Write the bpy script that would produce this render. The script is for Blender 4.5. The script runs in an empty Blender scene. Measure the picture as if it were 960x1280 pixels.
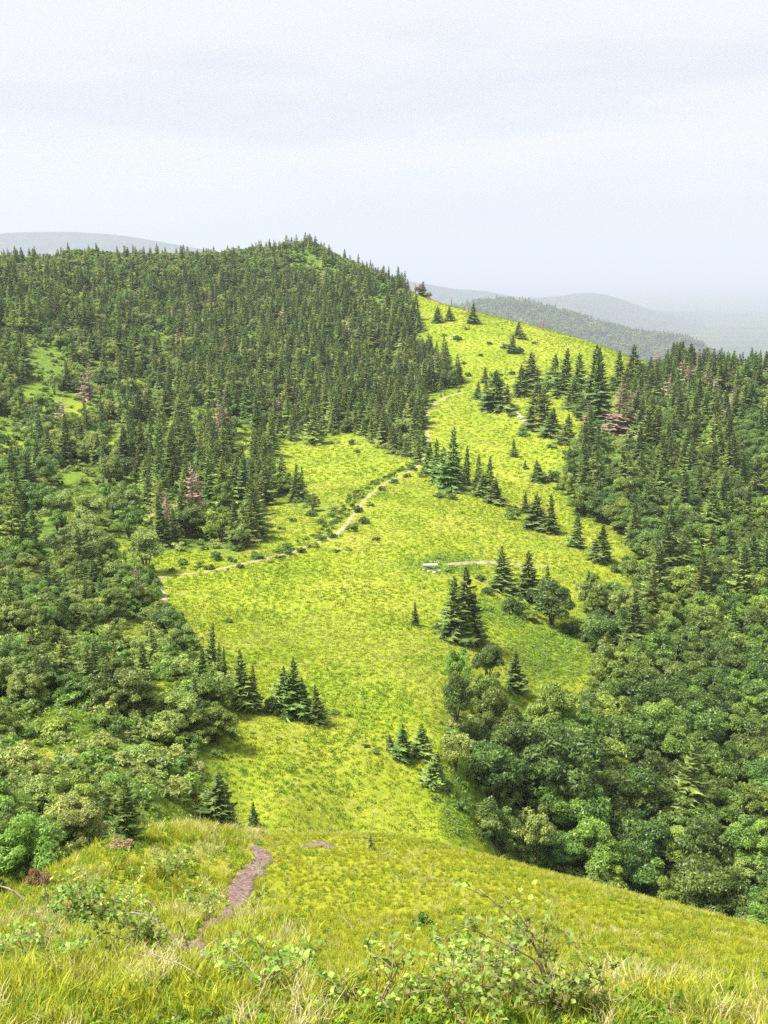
import bpy, math, random
import numpy as np
from mathutils import Vector, Euler
from mathutils.bvhtree import BVHTree
S = bpy.context.scene
COL = S.collection
rnd = random.Random(7)
rng = np.random.default_rng(11)

# ------------------------------------------------------------------ camera, sky, sun
F, CX, CY, HOR = 1400.0, 480.0, 640.0, 340.0      # photograph in 960x1280 pixels
PITCH = math.atan((CY - HOR) / F)
cam_d = bpy.data.cameras.new('camera')
cam = bpy.data.objects.new('camera', cam_d); COL.objects.link(cam)
cam.location = (0, 0, 0); cam.rotation_euler = (math.pi / 2 - PITCH, 0, 0)
cam_d.sensor_fit = 'VERTICAL'; cam_d.sensor_height = 24.0
cam_d.lens = 24.0 * F / 1280.0
cam_d.clip_start = 0.3; cam_d.clip_end = 60000
S.camera = cam

SUN_EL, SUN_AZ = math.radians(60), math.radians(-100)   # azimuth from the view direction, negative to the left
sd = bpy.data.lights.new('sun', 'SUN'); so = bpy.data.objects.new('sun', sd); COL.objects.link(so)
sd.energy = 5.0; sd.angle = math.radians(13.0); sd.color = (1.0, 0.95, 0.86)
sdir = Vector((math.sin(SUN_AZ) * math.cos(SUN_EL), math.cos(SUN_AZ) * math.cos(SUN_EL), math.sin(SUN_EL)))
so.rotation_euler = (-sdir).to_track_quat('-Z', 'Y').to_euler()

w = bpy.data.worlds.new('World'); S.world = w; w.use_nodes = True
nt = w.node_tree; nt.nodes.clear()
N = lambda t: nt.nodes.new(t)
out = N('ShaderNodeOutputWorld'); bg = N('ShaderNodeBackground'); bg.inputs['Strength'].default_value = 0.1
sky = N('ShaderNodeTexSky'); sky.sky_type = 'NISHITA'; sky.sun_disc = False
sky.sun_elevation = SUN_EL; sky.sun_rotation = SUN_AZ; sky.air_density = 1.0; sky.dust_density = 2.0
# thin overcast: layered cloud whose tone follows the height above the horizon, stirred by noise
tc = N('ShaderNodeTexCoord'); mp = N('ShaderNodeMapping'); mp.inputs['Scale'].default_value = (1.5, 1.5, 9.0)
nz = N('ShaderNodeTexNoise'); nz.inputs['Scale'].default_value = 1.6; nz.inputs['Detail'].default_value = 5.0; nz.inputs['Roughness'].default_value = 0.5
sep = N('ShaderNodeSeparateXYZ'); m1 = N('ShaderNodeMath'); m1.operation = 'MULTIPLY_ADD'; m1.inputs[1].default_value = 0.20; m1.inputs[2].default_value = -0.10
m2 = N('ShaderNodeMath'); m2.operation = 'ADD'; m2b = N('ShaderNodeMath'); m2b.operation = 'MULTIPLY_ADD'; m2b.inputs[1].default_value = -0.07
rp = N('ShaderNodeValToRGB'); e_ = rp.color_ramp.elements
SKYR = [(0.0, (0.52, 0.56, 0.63)), (0.045, (0.615, 0.615, 0.65)), (0.09, (0.77, 0.725, 0.685)), (0.118, (0.745, 0.715, 0.69)), (0.15, (0.61, 0.615, 0.645)), (0.178, (0.70, 0.685, 0.68)), (0.22, (0.745, 0.72, 0.705)), (0.5, (0.66, 0.67, 0.69)), (1.0, (0.64, 0.66, 0.69))]
while len(e_) < len(SKYR): e_.new(0.5)
for i, (p_, c_) in enumerate(SKYR): e_[i].position = p_; e_[i].color = (*c_, 1)
mu = N('ShaderNodeVectorMath'); mu.operation = 'SCALE'; mu.inputs['Scale'].default_value = 5.75
mx = N('ShaderNodeMix'); mx.data_type = 'RGBA'; mx.inputs[0].default_value = 0.93
L = nt.links.new
L(tc.outputs['Generated'], mp.inputs['Vector']); L(mp.outputs['Vector'], nz.inputs['Vector']); L(tc.outputs['Generated'], sep.inputs[0])
L(nz.outputs['Fac'], m1.inputs[0]); L(sep.outputs['Z'], m2.inputs[0]); L(m1.outputs[0], m2.inputs[1])
L(sep.outputs['X'], m2b.inputs[0]); L(m2.outputs[0], m2b.inputs[2]); L(m2b.outputs[0], rp.inputs['Fac']); L(rp.outputs['Color'], mu.inputs[0])
L(sky.outputs['Color'], mx.inputs[6]); L(mu.outputs['Vector'], mx.inputs[7])
L(mx.outputs[2], bg.inputs['Color']); L(bg.outputs['Background'], out.inputs['Surface'])

S.view_settings.view_transform = 'Standard'; S.view_settings.look = 'None'
S.view_settings.exposure = 1.22; S.view_settings.gamma = 1.0
S.cycles.max_bounces = 6; S.cycles.diffuse_bounces = 3; S.cycles.glossy_bounces = 1
S.cycles.transmission_bounces = 3; S.cycles.volume_bounces = 0; S.cycles.transparent_max_bounces = 6
S.cycles.use_denoising = False; S.cycles.sample_clamp_indirect = 4.0
try: S.cycles.denoiser = 'OPENIMAGEDENOISE'
except Exception: pass

# ------------------------------------------------------------------ small helpers
cp, sp = math.cos(PITCH), math.sin(PITCH)
def ray(px, py):
    xr, yr = (px - CX) / F, -(py - CY) / F
    return np.array([xr, cp + yr * sp, -sp + yr * cp])
def at(px, py, Y):
    d = ray(px, py); return d * (Y / d[1])
def project(X, Y, Z):
    dep = Y * cp - Z * sp; up = Y * sp + Z * cp
    dep = np.maximum(dep, 1e-3)
    return CX + F * X / dep, CY - F * up / dep, dep

def _h(ix, iy, seed):
    v = np.sin(ix * 127.1 + iy * 311.7 + seed * 74.7) * 43758.5453
    return v - np.floor(v)
def vnoise(x, y, seed=0):
    ix, iy = np.floor(x), np.floor(y); fx, fy = x - ix, y - iy
    fx, fy = fx * fx * (3 - 2 * fx), fy * fy * (3 - 2 * fy)
    a, b, c, d = _h(ix, iy, seed), _h(ix + 1, iy, seed), _h(ix, iy + 1, seed), _h(ix + 1, iy + 1, seed)
    return (a * (1 - fx) + b * fx) * (1 - fy) + (c * (1 - fx) + d * fx) * fy
def fbm(x, y, seed=0, o=4):
    s, a, t = 0, 1.0, 0
    for k in range(o):
        s = s + a * vnoise(x * 2 ** k, y * 2 ** k, seed + k); t += a; a *= 0.5
    return s / t
def sstep(a, b, x):
    t = np.clip((x - a) / (b - a), 0, 1); return t * t * (3 - 2 * t)

def mesh_np(name, verts, faces, mats=(), attr=None, smooth=False):
    """faces: (n,3) or (n,4) int array, or a list of such arrays"""
    me = bpy.data.meshes.new(name)
    fl = faces if isinstance(faces, list) else [faces]
    fl = [np.asarray(f, dtype=np.int32) for f in fl if len(f)]
    verts = np.asarray(verts, dtype=np.float32)
    me.vertices.add(len(verts)); me.vertices.foreach_set('co', verts.ravel())
    loops = np.concatenate([f.ravel() for f in fl]); tot = np.concatenate([np.full(len(f), f.shape[1], np.int32) for f in fl])
    st = np.concatenate([[0], np.cumsum(tot)[:-1]]).astype(np.int32)
    me.loops.add(len(loops)); me.loops.foreach_set('vertex_index', loops)
    me.polygons.add(len(tot)); me.polygons.foreach_set('loop_start', st)
    try: me.polygons.foreach_set('loop_total', tot)
    except Exception: pass
    if smooth: me.polygons.foreach_set('use_smooth', np.ones(len(tot), bool))
    me.update(calc_edges=True); me.validate()
    for m in mats: me.materials.append(m)
    for k, (dom, v) in (attr or {}).items():
        a = me.attributes.new(k, 'FLOAT', dom); a.data.foreach_set('value', np.asarray(v, np.float32))
    return me
def link(name, data, parent=None, **props):
    o = bpy.data.objects.new(name, data); COL.objects.link(o)
    if parent: o.parent = parent
    for k, v in props.items(): o[k] = v
    return o
def thing(name, loc, label, cat, group=None, scale=None, rz=0.0):
    o = bpy.data.objects.new(name, None); COL.objects.link(o)
    o.location = loc; o.rotation_euler = (0, 0, rz); o.empty_display_size = 0.3
    if scale: o.scale = scale
    o['label'] = label; o['category'] = cat
    if group: o['group'] = group
    return o
class MB:
    def __init__(s): s.v = []; s.f3 = []; s.f4 = []; s.a3 = []; s.a4 = []; s.n = 0
    def tris(s, V, val=0.5):                       # V (n,3,3)
        V = np.asarray(V, float); n = len(V)
        s.v.append(V.reshape(-1, 3)); s.f3.append(np.arange(n * 3).reshape(n, 3) + s.n); s.n += n * 3
        s.a3.append(np.broadcast_to(np.asarray(val, float), (n,)).copy())
    def quads(s, V, val=0.5):                      # V (n,4,3)
        V = np.asarray(V, float); n = len(V)
        s.v.append(V.reshape(-1, 3)); s.f4.append(np.arange(n * 4).reshape(n, 4) + s.n); s.n += n * 4
        s.a4.append(np.broadcast_to(np.asarray(val, float), (n,)).copy())
    def tube(s, pts, rad, k=6, val=0.5):
        pts = [np.asarray(p, float) for p in pts]; rings = []
        for i, p in enumerate(pts):
            d = pts[min(i + 1, len(pts) - 1)] - pts[max(i - 1, 0)]; d /= np.linalg.norm(d) + 1e-9
            a = np.cross(d, (0.3, 0.9, 0.1) if abs(d[2]) > 0.5 else (0, 0, 1)); a /= np.linalg.norm(a); b = np.cross(d, a)
            th = np.arange(k) * 2 * math.pi / k
            rings.append(p + rad[i] * (np.cos(th)[:, None] * a + np.sin(th)[:, None] * b))
        R = np.array(rings); base = s.n; m = len(pts)
        s.v.append(R.reshape(-1, 3)); s.n += m * k
        q = [[base + i * k + j, base + i * k + (j + 1) % k, base + (i + 1) * k + (j + 1) % k, base + (i + 1) * k + j] for i in range(m - 1) for j in range(k)]
        s.f4.append(np.array(q)); s.a4.append(np.full(len(q), val))
        t = [[base + (m - 1) * k, base + (m - 1) * k + j, base + (m - 1) * k + j + 1] for j in range(1, k - 1)]
        s.f3.append(np.array(t)); s.a3.append(np.full(len(t), val))
    def mesh(s, name, mats, smooth=False):
        fl, av = [], []
        if s.f3: fl.append(np.concatenate(s.f3)); av.append(np.concatenate(s.a3))
        if s.f4: fl.append(np.concatenate(s.f4)); av.append(np.concatenate(s.a4))
        return mesh_np(name, np.concatenate(s.v), fl, mats, {'tone': ('FACE', np.concatenate(av))}, smooth)

# ------------------------------------------------------------------ materials
def new_mat(name):
    m = bpy.data.materials.new(name); m.use_nodes = True; m.node_tree.nodes.clear(); return m, m.node_tree
def leaf_mat(name, dark, light, transl=0.35, rough=0.55, vary=0.35, hue=0.04, spec=0.3):
    m, t = new_mat(name); n = t.nodes.new; l = t.links.new
    o = n('ShaderNodeOutputMaterial'); at_ = n('ShaderNodeAttribute'); at_.attribute_name = 'tone'
    oi = n('ShaderNodeObjectInfo'); mixc = n('ShaderNodeMix'); mixc.data_type = 'RGBA'
    mixc.inputs[6].default_value = (*dark, 1); mixc.inputs[7].default_value = (*light, 1)
    l(at_.outputs['Fac'], mixc.inputs[0])
    hsv = n('ShaderNodeHueSaturation'); l(mixc.outputs[2], hsv.inputs['Color'])
    mr = n('ShaderNodeMapRange'); mr.inputs['To Min'].default_value = 1 - vary; mr.inputs['To Max'].default_value = 1 + vary
    l(oi.outputs['Random'], mr.inputs['Value']); l(mr.outputs['Result'], hsv.inputs['Value'])
    m1 = n('ShaderNodeMath'); m1.operation = 'MULTIPLY'; m1.inputs[1].default_value = 7.31; l(oi.outputs['Random'], m1.inputs[0])
    m2 = n('ShaderNodeMath'); m2.operation = 'FRACT'; l(m1.outputs[0], m2.inputs[0])
    mr2 = n('ShaderNodeMapRange'); mr2.inputs['To Min'].default_value = 0.5 - hue; mr2.inputs['To Max'].default_value = 0.5 + hue
    l(m2.outputs[0], mr2.inputs['Value']); l(mr2.outputs['Result'], hsv.inputs['Hue'])
    p = n('ShaderNodeBsdfPrincipled'); p.inputs['Roughness'].default_value = rough; p.inputs['Specular IOR Level'].default_value = spec
    tr = n('ShaderNodeBsdfTranslucent'); ms = n('ShaderNodeMixShader'); ms.inputs[0].default_value = transl
    l(hsv.outputs['Color'], p.inputs['Base Color']); l(hsv.outputs['Color'], tr.inputs['Color'])
    l(p.outputs[0], ms.inputs[1]); l(tr.outputs[0], ms.inputs[2]); l(ms.outputs[0], o.inputs['Surface'])
    return m
def noise_mat(name, cols, scale, rough=0.9, bump=0.0, detail=6, stops=None):
    m, t = new_mat(name); n = t.nodes.new; l = t.links.new
    o = n('ShaderNodeOutputMaterial'); p = n('ShaderNodeBsdfPrincipled'); p.inputs['Roughness'].default_value = rough
    p.inputs['Specular IOR Level'].default_value = 0.2
    tcn = n('ShaderNodeTexCoord'); z = n('ShaderNodeTexNoise'); z.inputs['Scale'].default_value = scale; z.inputs['Detail'].default_value = detail
    r = n('ShaderNodeValToRGB'); el = r.color_ramp.elements
    while len(el) < len(cols): el.new(0.5)
    for i, c in enumerate(cols):
        el[i].position = stops[i] if stops else 0.3 + 0.4 * i / max(1, len(cols) - 1); el[i].color = (*c, 1)
    l(tcn.outputs['Object'], z.inputs['Vector']); l(z.outputs['Fac'], r.inputs['Fac']); l(r.outputs['Color'], p.inputs['Base Color'])
    if bump:
        b = n('ShaderNodeBump'); b.inputs['Strength'].default_value = bump; b.inputs['Distance'].default_value = 0.1
        l(z.outputs['Fac'], b.inputs['Height']); l(b.outputs[0], p.inputs['Normal'])
    l(p.outputs[0], o.inputs['Surface']); return m

M = {}
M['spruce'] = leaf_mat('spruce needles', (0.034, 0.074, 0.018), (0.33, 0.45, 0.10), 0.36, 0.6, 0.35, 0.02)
M['spruce_olive'] = leaf_mat('olive spruce needles', (0.085, 0.135, 0.026), (0.46, 0.54, 0.13), 0.42, 0.6, 0.35, 0.025)
M['dead'] = leaf_mat('dead brown needles', (0.25, 0.17, 0.13), (0.48, 0.34, 0.27), 0.15, 0.7, 0.2, 0.02)
M['leaf'] = leaf_mat('broad green leaves', (0.054, 0.115, 0.018), (0.37, 0.51, 0.085), 0.46, 0.45, 0.3, 0.02, 0.45)
M['leaf_dark'] = leaf_mat('dark green leaves', (0.026, 0.066, 0.013), (0.22, 0.335, 0.06), 0.40, 0.45, 0.3, 0.02, 0.45)
M['leaf_pale'] = leaf_mat('pale green leaves', (0.095, 0.155, 0.03), (0.44, 0.52, 0.13), 0.36, 0.5, 0.25, 0.02, 0.4)
M['leaf_red'] = leaf_mat('reddish leaves', (0.17, 0.11, 0.055), (0.38, 0.27, 0.13), 0.3, 0.6, 0.2, 0.02)
M['grass'] = leaf_mat('yellow green grass', (0.146, 0.205, 0.012), (0.330, 0.372, 0.028), 0.42, 0.6, 0.22, 0.015, 0.2)
M['grass_green'] = leaf_mat('green grass', (0.10, 0.185, 0.014), (0.25, 0.36, 0.035), 0.4, 0.6, 0.3, 0.02, 0.2)
M['near_grass'] = leaf_mat('tall yellow grass', (0.225, 0.27, 0.012), (0.53, 0.54, 0.06), 0.45, 0.6, 0.22, 0.015, 0.2)
M['dull'] = leaf_mat('dull brownish grass', (0.18, 0.19, 0.03), (0.38, 0.36, 0.10), 0.4, 0.6, 0.2, 0.02, 0.2)
M['brown'] = leaf_mat('brown dry leaves', (0.20, 0.13, 0.06), (0.52, 0.40, 0.20), 0.3, 0.6, 0.2, 0.02)
M['straw'] = leaf_mat('dry straw grass', (0.40, 0.36, 0.13), (0.66, 0.60, 0.32), 0.35, 0.7, 0.2, 0.015, 0.2)
M['bark'] = noise_mat('bark', [(0.05, 0.04, 0.03), (0.16, 0.13, 0.10)], 9, 0.9, 0.4)
M['dead_wood'] = noise_mat('weathered wood', [(0.16, 0.12, 0.10), (0.42, 0.36, 0.31)], 14, 0.85, 0.4)
M['red_wood'] = noise_mat('reddish dead wood', [(0.20, 0.10, 0.09), (0.34, 0.20, 0.18)], 6, 0.9, 0.3)
M['stone'] = noise_mat('grey stone', [(0.24, 0.22, 0.21), (0.52, 0.49, 0.46)], 3, 0.9, 0.5)
M['white'] = noise_mat('weathered white paint', [(0.72, 0.70, 0.68), (0.84, 0.82, 0.81)], 5, 0.6, 0.1)
M['dirt'] = noise_mat('trodden dirt', [(0.19, 0.18, 0.08), (0.27, 0.24, 0.13), (0.36, 0.32, 0.20)], 0.9, 0.95, 0.5, 10)
M['dirt_pink'] = noise_mat('pinkish dirt', [(0.085, 0.058, 0.046), (0.17, 0.118, 0.10), (0.29, 0.215, 0.18)], 11.0, 0.95, 0.25, 8)

# ------------------------------------------------------------------ terrain surface
CTRL = """
0,1280,8 240,1280,8 480,1280,8 720,1280,8.2 960,1280,8.5
0,1210,11.5 240,1205,12 480,1200,12.5 720,1205,12.5 960,1225,12.5
0,1165,15.5 200,1140,19 300,1120,23 480,1120,22.5 640,1140,20 800,1155,19 960,1190,17.5
0,1137,20 60,1098,24.5 130,1062,31 240,1040,36 330,1050,36 440,1051,38 540,1062,37 640,1086,33.5 740,1108,29.5 840,1133,26 960,1166,22
0,1085,43 0,1000,56 0,900,77 0,800,103 0,700,147 0,600,208 0,500,285 0,400,375 0,345,445 0,332,470
100,1035,51 100,950,66 100,900,77 100,800,105 100,700,150 100,600,217 100,500,300 100,400,402 100,345,480 100,324,510
190,1010,62 250,900,84 250,800,112 200,722,146 250,640,195 200,560,258 200,450,372 200,370,478 200,325,535
300,1020,71 350,1000,74 350,900,89 350,800,117 300,700,157 330,640,200 350,560,272 300,450,385 300,370,490 290,322,550
440,1030,76 450,950,84 450,900,92 450,800,118 450,700,160 450,620,210 420,560,275 400,480,355 400,400,455 385,345,535 385,312,570
520,1030,78 600,1055,79 560,950,88 560,900,96 560,800,123 560,700,164 500,590,236 535,520,305 575,492,345
470,430,425 450,340,535 500,362,503 520,368,497 525,385,470 575,440,402 560,400,447 600,395,462 650,404,462 700,417,450 740,431,432 620,460,382 680,455,388
790,450,412 835,463,396 880,473,378 960,480,350 1040,490,330
640,1085,84 700,1095,88 700,1000,98 700,900,113 700,800,138 640,700,167 700,700,172 640,600,234 640,540,290 690,640,211 700,480,347 640,500,330
800,1130,88 830,1000,102 830,900,119 830,800,144 760,700,177 800,600,232 780,560,262 800,530,294 800,490,350
960,1160,84 960,1100,90 960,1000,105 960,900,125 960,800,150 960,700,185 960,600,238 960,540,288
-250,1100,40 -250,900,76 -250,700,145 -250,500,270 -250,380,380 -250,345,430
1250,1100,92 1250,900,130 1250,700,190 1250,560,260 1250,510,300
"""
P = []
for tok in CTRL.split():
    a, b, c = map(float, tok.split(',')); P.append(at(a, b, c))
extra = [(0, 0, -1.75), (-10, 0, -2.4), (10, 0, -2.2), (-24, 5, -6), (24, 5, -7), (0, -15, 1.0), (-15, -15, 0), (15, -15, 0), (-30, 20, -16), (26, 22, -19),
         (0, 4, -3.8), (-4, 4, -3.9), (4, 4, -3.9),
         (-2, 52, -31.5), (10, 50, -32), (-9, 48, -28.5), (20, 46, -33), (30, 40, -33), (-14, 36, -23.5), (14, 64, -39), (28, 60, -41.5), (-13, 26, -18.5)]
for px in (-200, 0, 100, 200, 300, 385, 450, 500, 560, 650, 740, 835, 960, 1150):
    Yc = np.interp(px, [-200, 0, 100, 200, 300, 385, 450, 500, 560, 650, 740, 835, 960, 1150], [445, 480, 520, 545, 562, 585, 550, 515, 505, 478, 448, 410, 362, 320])
    Zc = np.interp(px, [-200, 0, 100, 200, 300, 385, 450, 500, 560, 650, 740, 835, 960, 1150], [-3, 1, 6, 5, 7, 11, -1, -10, -17, -22, -28, -35, -36, -42])
    for dy, dz in ((40, -6), (90, -26), (170, -65)):
        extra.append(((px - CX) / F * (Yc + dy), Yc + dy, Zc + dz))
P = np.array(P + [np.array(e, float) for e in extra])
def st(X, Y): return np.stack([np.asarray(X, float) / (Y + 30.0) * 3.0, np.log(np.maximum(Y + 30.0, 1.0))], -1)
def phi(r): return np.where(r > 1e-9, r * r * np.log(np.maximum(r, 1e-9)), 0.0)
C = st(P[:, 0], P[:, 1]); n_ = len(P)
A = np.zeros((n_ + 3, n_ + 3)); A[:n_, :n_] = phi(np.linalg.norm(C[:, None] - C[None], axis=2)) + np.eye(n_) * 2e-4
A[:n_, n_] = 1; A[:n_, n_ + 1:] = C; A[n_, :n_] = 1; A[n_ + 1:, :n_] = C.T
W_ = np.linalg.solve(A, np.concatenate([P[:, 2], np.zeros(3)]))
def ground_z(X, Y):
    X = np.asarray(X, float); Y = np.asarray(Y, float); sh = X.shape; X = X.ravel(); Y = Y.ravel(); o = np.empty(len(X))
    for i in range(0, len(X), 20000):
        q = st(X[i:i + 20000], Y[i:i + 20000]); k = phi(np.linalg.norm(q[:, None] - C[None], axis=2))
        o[i:i + 20000] = k @ W_[:n_] + W_[n_] + q @ W_[n_ + 1:]
    far = sstep(620, 1100, Y); s = np.abs(X / (Y + 30)); side = sstep(0.5, 0.75, s) * sstep(30, 150, Y)
    o = o * (1 - far) * (1 - side) + (-420) * (1 - (1 - far) * (1 - side))
    amp = 0.12 + 0.5 * sstep(60, 200, Y)
    o = o + amp * (fbm(X / 9, Y / 9, 3, 3) - 0.5) * 1.6 + 0.16 * (fbm(X / 1.7, Y / 1.7, 9, 2) - 0.5)
    return o.reshape(sh)
YS = np.concatenate([[1.0], np.exp(np.linspace(math.log(2), math.log(700), 900))])
def hit(px, py):
    d = ray(px, py) ; Y = YS; X = d[0] / d[1] * Y; Z = d[2] / d[1] * Y
    g = ground_z(X, Y) - Z; i = np.argmax(g > 0)
    if not (g > 0).any(): i = int(np.argmax(g)); return np.array([X[i], Y[i], ground_z(X[i:i + 1], Y[i:i + 1])[0]])
    i = max(i, 1); f = g[i - 1] / (g[i - 1] - g[i]) if g[i - 1] < 0 else 1.0
    y = Y[i - 1] + f * (Y[i] - Y[i - 1]); x = d[0] / d[1] * y
    return np.array([x, y, ground_z(np.array([x]), np.array([y]))[0]])

def poly_in(px, py, poly):
    x, y = np.asarray(px), np.asarray(py); ins = np.zeros(x.shape, bool); j = len(poly) - 1
    for i in range(len(poly)):
        xi, yi = poly[i]; xj, yj = poly[j]
        ins ^= ((yi > y) != (yj > y)) & (x < (xj - xi) * (y - yi) / ((yj - yi) or 1e-9) + xi); j = i
    return ins
LEFT = [(-160, 325), (0, 326), (60, 318), (180, 318), (300, 318), (350, 310), (400, 308), (450, 326), (490, 352), (515, 372), (520, 395), (530, 420), (555, 455), (578, 480),
        (560, 488), (540, 492), (530, 505), (528, 540), (522, 572), (505, 572), (470, 556), (440, 540), (420, 545), (400, 556), (370, 552), (345, 545), (336, 606), (372, 612),
        (402, 630), (432, 640), (420, 646), (385, 640), (350, 618), (322, 640), (330, 674), (290, 695), (262, 688), (222, 690), (190, 702), (188, 740), (205, 782), (255, 818), (262, 845),
        (300, 862), (325, 888), (280, 878), (265, 900), (285, 925), (255, 960), (240, 995), (190, 1012), (170, 1040), (120, 1055), (60, 1090), (0, 1132), (-160, 1190)]
RIGHT = [(835, 462), (960, 470), (1120, 478), (1120, 1260), (960, 1200), (800, 1150), (700, 1120), (640, 1092), (604, 1055), (592, 1015), (602, 985), (588, 950), (565, 935), (550, 905), (552, 890),
         (575, 896), (610, 902), (645, 902), (690, 908), (735, 896), (752, 866), (738, 822), (740, 792), (718, 777), (732, 760), (790, 735), (800, 715), (795, 690), (760, 655), (720, 642), (702, 612),
         (710, 582), (725, 548), (735, 532), (750, 522), (770, 520), (785, 480)]
HOLES = [(50, 452, 27, 17), (85, 510, 26, 17), (40, 495, 28, 18), (88, 625, 34, 34), (75, 925, 48, 42), (215, 705, 34, 14), (535, 500, 8, 8), (210, 985, 14, 10), (305, 560, 16, 22), (140, 560, 16, 20), (20, 570, 22, 22), (150, 700, 22, 22), (250, 650, 12, 18), (60, 720, 24, 20), (160, 795, 20, 22), (210, 870, 18, 26), (30, 1010, 26, 20), (830, 655, 14, 14), (870, 560, 16, 14), (850, 800, 16, 16)]
def forest_mask(X, Y, Z):
    px, py, d = project(X, Y, Z)
    m = poly_in(px, py, LEFT) | poly_in(px, py, RIGHT)
    for cx, cy, rx, ry in HOLES: m &= ((px - cx) / rx) ** 2 + ((py - cy) / ry) ** 2 > 1
    return m & (Y > 40)

# ground mesh
tt = np.concatenate([np.linspace(math.log(8.0), math.log(30.0), 60)[:-1], np.log(np.arange(30, 80, 0.2)), np.linspace(math.log(80.0), math.log(1500.0), 380)]); ss = np.linspace(-1, 1, 440); ss = np.sign(ss) * (0.62 * np.abs(ss) + 0.16 * np.abs(ss) ** 3)
gy = np.exp(tt) - 30.0
GX = ss[None, :] * (gy[:, None] + 30.0); GY = np.repeat(gy[:, None], len(ss), 1); GZ = ground_z(GX, GY)
px_, py_, _ = project(GX, np.maximum(GY, 0.5), GZ)
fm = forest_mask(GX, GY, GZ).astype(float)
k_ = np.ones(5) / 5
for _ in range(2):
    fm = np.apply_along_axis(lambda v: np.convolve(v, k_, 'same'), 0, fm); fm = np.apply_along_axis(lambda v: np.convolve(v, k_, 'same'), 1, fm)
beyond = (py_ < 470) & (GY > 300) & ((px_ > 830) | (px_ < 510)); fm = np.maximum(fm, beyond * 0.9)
LUSHP = [((690, 815), 62, 44), ((640, 765), 34, 24), ((575, 1000), 30, 70), ((600, 760), 26, 18), ((75, 905), 60, 36), ((85, 612), 46, 30), ((60, 470), 60, 50), ((560, 705), 60, 16), ((170, 1010), 90, 40)]
def lush(px, py, Y):
    v = np.zeros(np.shape(px))
    for (cx, cy), rx, ry in LUSHP: v = np.maximum(v, 1 - sstep(0.4, 1.2, np.sqrt(((px - cx) / rx) ** 2 + ((py - cy) / ry) ** 2)))
    return v * (Y > 40)
lu = lush(px_, py_, GY)
nr, nc = GX.shape; idx = np.arange(nr * nc).reshape(nr, nc)
quad = np.stack([idx[:-1, :-1], idx[:-1, 1:], idx[1:, 1:], idx[1:, :-1]], -1).reshape(-1, 4)

def ground_material():
    m, t = new_mat('meadow and forest floor'); n = t.nodes.new; l = t.links.new
    o = n('ShaderNodeOutputMaterial'); p = n('ShaderNodeBsdfPrincipled'); p.inputs['Roughness'].default_value = 0.95; p.inputs['Specular IOR Level'].default_value = 0.1
    geo = n('ShaderNodeNewGeometry')
    def nz_(scale, det, ro=0.6):
        z = n('ShaderNodeTexNoise'); z.inputs['Scale'].default_value = scale; z.inputs['Detail'].default_value = det; z.inputs['Roughness'].default_value = ro
        l(geo.outputs['Position'], z.inputs['Vector']); return z.outputs['Fac']
    def ramp(fac, stops):
        r = n('ShaderNodeValToRGB'); e = r.color_ramp.elements
        while len(e) < len(stops): e.new(0.5)
        for i, (ps, c) in enumerate(stops): e[i].position = ps; e[i].color = (*c, 1)
        l(fac, r.inputs['Fac']); return r.outputs['Color']
    def mix(f, a, b):
        x = n('ShaderNodeMix'); x.data_type = 'RGBA'
        if isinstance(f, float): x.inputs[0].default_value = f
        else: l(f, x.inputs[0])
        for k, v in ((6, a), (7, b)):
            if isinstance(v, tuple): x.inputs[k].default_value = (*v, 1)
            else: l(v, x.inputs[k])
        return x.outputs[2]
    fine = ramp(nz_(1.6, 8, 0.7), [(0.34, (0.12, 0.19, 0.012)), (0.46, (0.19, 0.25, 0.016)), (0.57, (0.285, 0.32, 0.02)), (0.70, (0.38, 0.36, 0.09))])
    big = ramp(nz_(0.06, 5, 0.6), [(0.38, (0.17, 0.26, 0.016)), (0.50, (0.25, 0.315, 0.02)), (0.66, (0.34, 0.345, 0.05))])
    mead = mix(0.45, fine, big)
    def attr(nm):
        a = n('ShaderNodeAttribute'); a.attribute_name = nm; return a.outputs['Fac']
    lus = ramp(nz_(2.0, 6, 0.7), [(0.36, (0.05, 0.10, 0.012)), (0.55, (0.15, 0.24, 0.02)), (0.7, (0.27, 0.36, 0.04))])
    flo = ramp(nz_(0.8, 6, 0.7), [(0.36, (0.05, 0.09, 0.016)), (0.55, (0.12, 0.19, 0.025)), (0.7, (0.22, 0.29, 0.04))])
    nearc = ramp(nz_(2.4, 8, 0.7), [(0.34, (0.11, 0.13, 0.02)), (0.46, (0.25, 0.27, 0.016)), (0.58, (0.29, 0.325, 0.02)), (0.72, (0.36, 0.35, 0.08))])
    mead = mix(attr('near'), mead, nearc)
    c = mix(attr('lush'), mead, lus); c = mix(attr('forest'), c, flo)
    l(c, p.inputs['Base Color'])
    b = n('ShaderNodeBump'); b.inputs['Strength'].default_value = 0.7; b.inputs['Distance'].default_value = 0.25
    l(nz_(2.2, 8, 0.7), b.inputs['Height']); l(b.outputs[0], p.inputs['Normal'])
    l(p.outputs[0], o.inputs['Surface']); return m
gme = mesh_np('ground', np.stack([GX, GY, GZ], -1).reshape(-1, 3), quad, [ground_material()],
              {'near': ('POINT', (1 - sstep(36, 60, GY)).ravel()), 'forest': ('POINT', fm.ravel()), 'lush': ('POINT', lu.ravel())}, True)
ground = link('ground', gme, kind='structure')
bvh = BVHTree.FromPolygons([tuple(v) for v in np.stack([GX, GY, GZ], -1).reshape(-1, 3).tolist()], [tuple(q) for q in quad.tolist()])
def zg(x, y):
    h = bvh.ray_cast(Vector((x, y, 200)), Vector((0, 0, -1)))
    return h[0].z if h[0] is not None else float(ground_z(np.array([x]), np.array([y]))[0])
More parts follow.
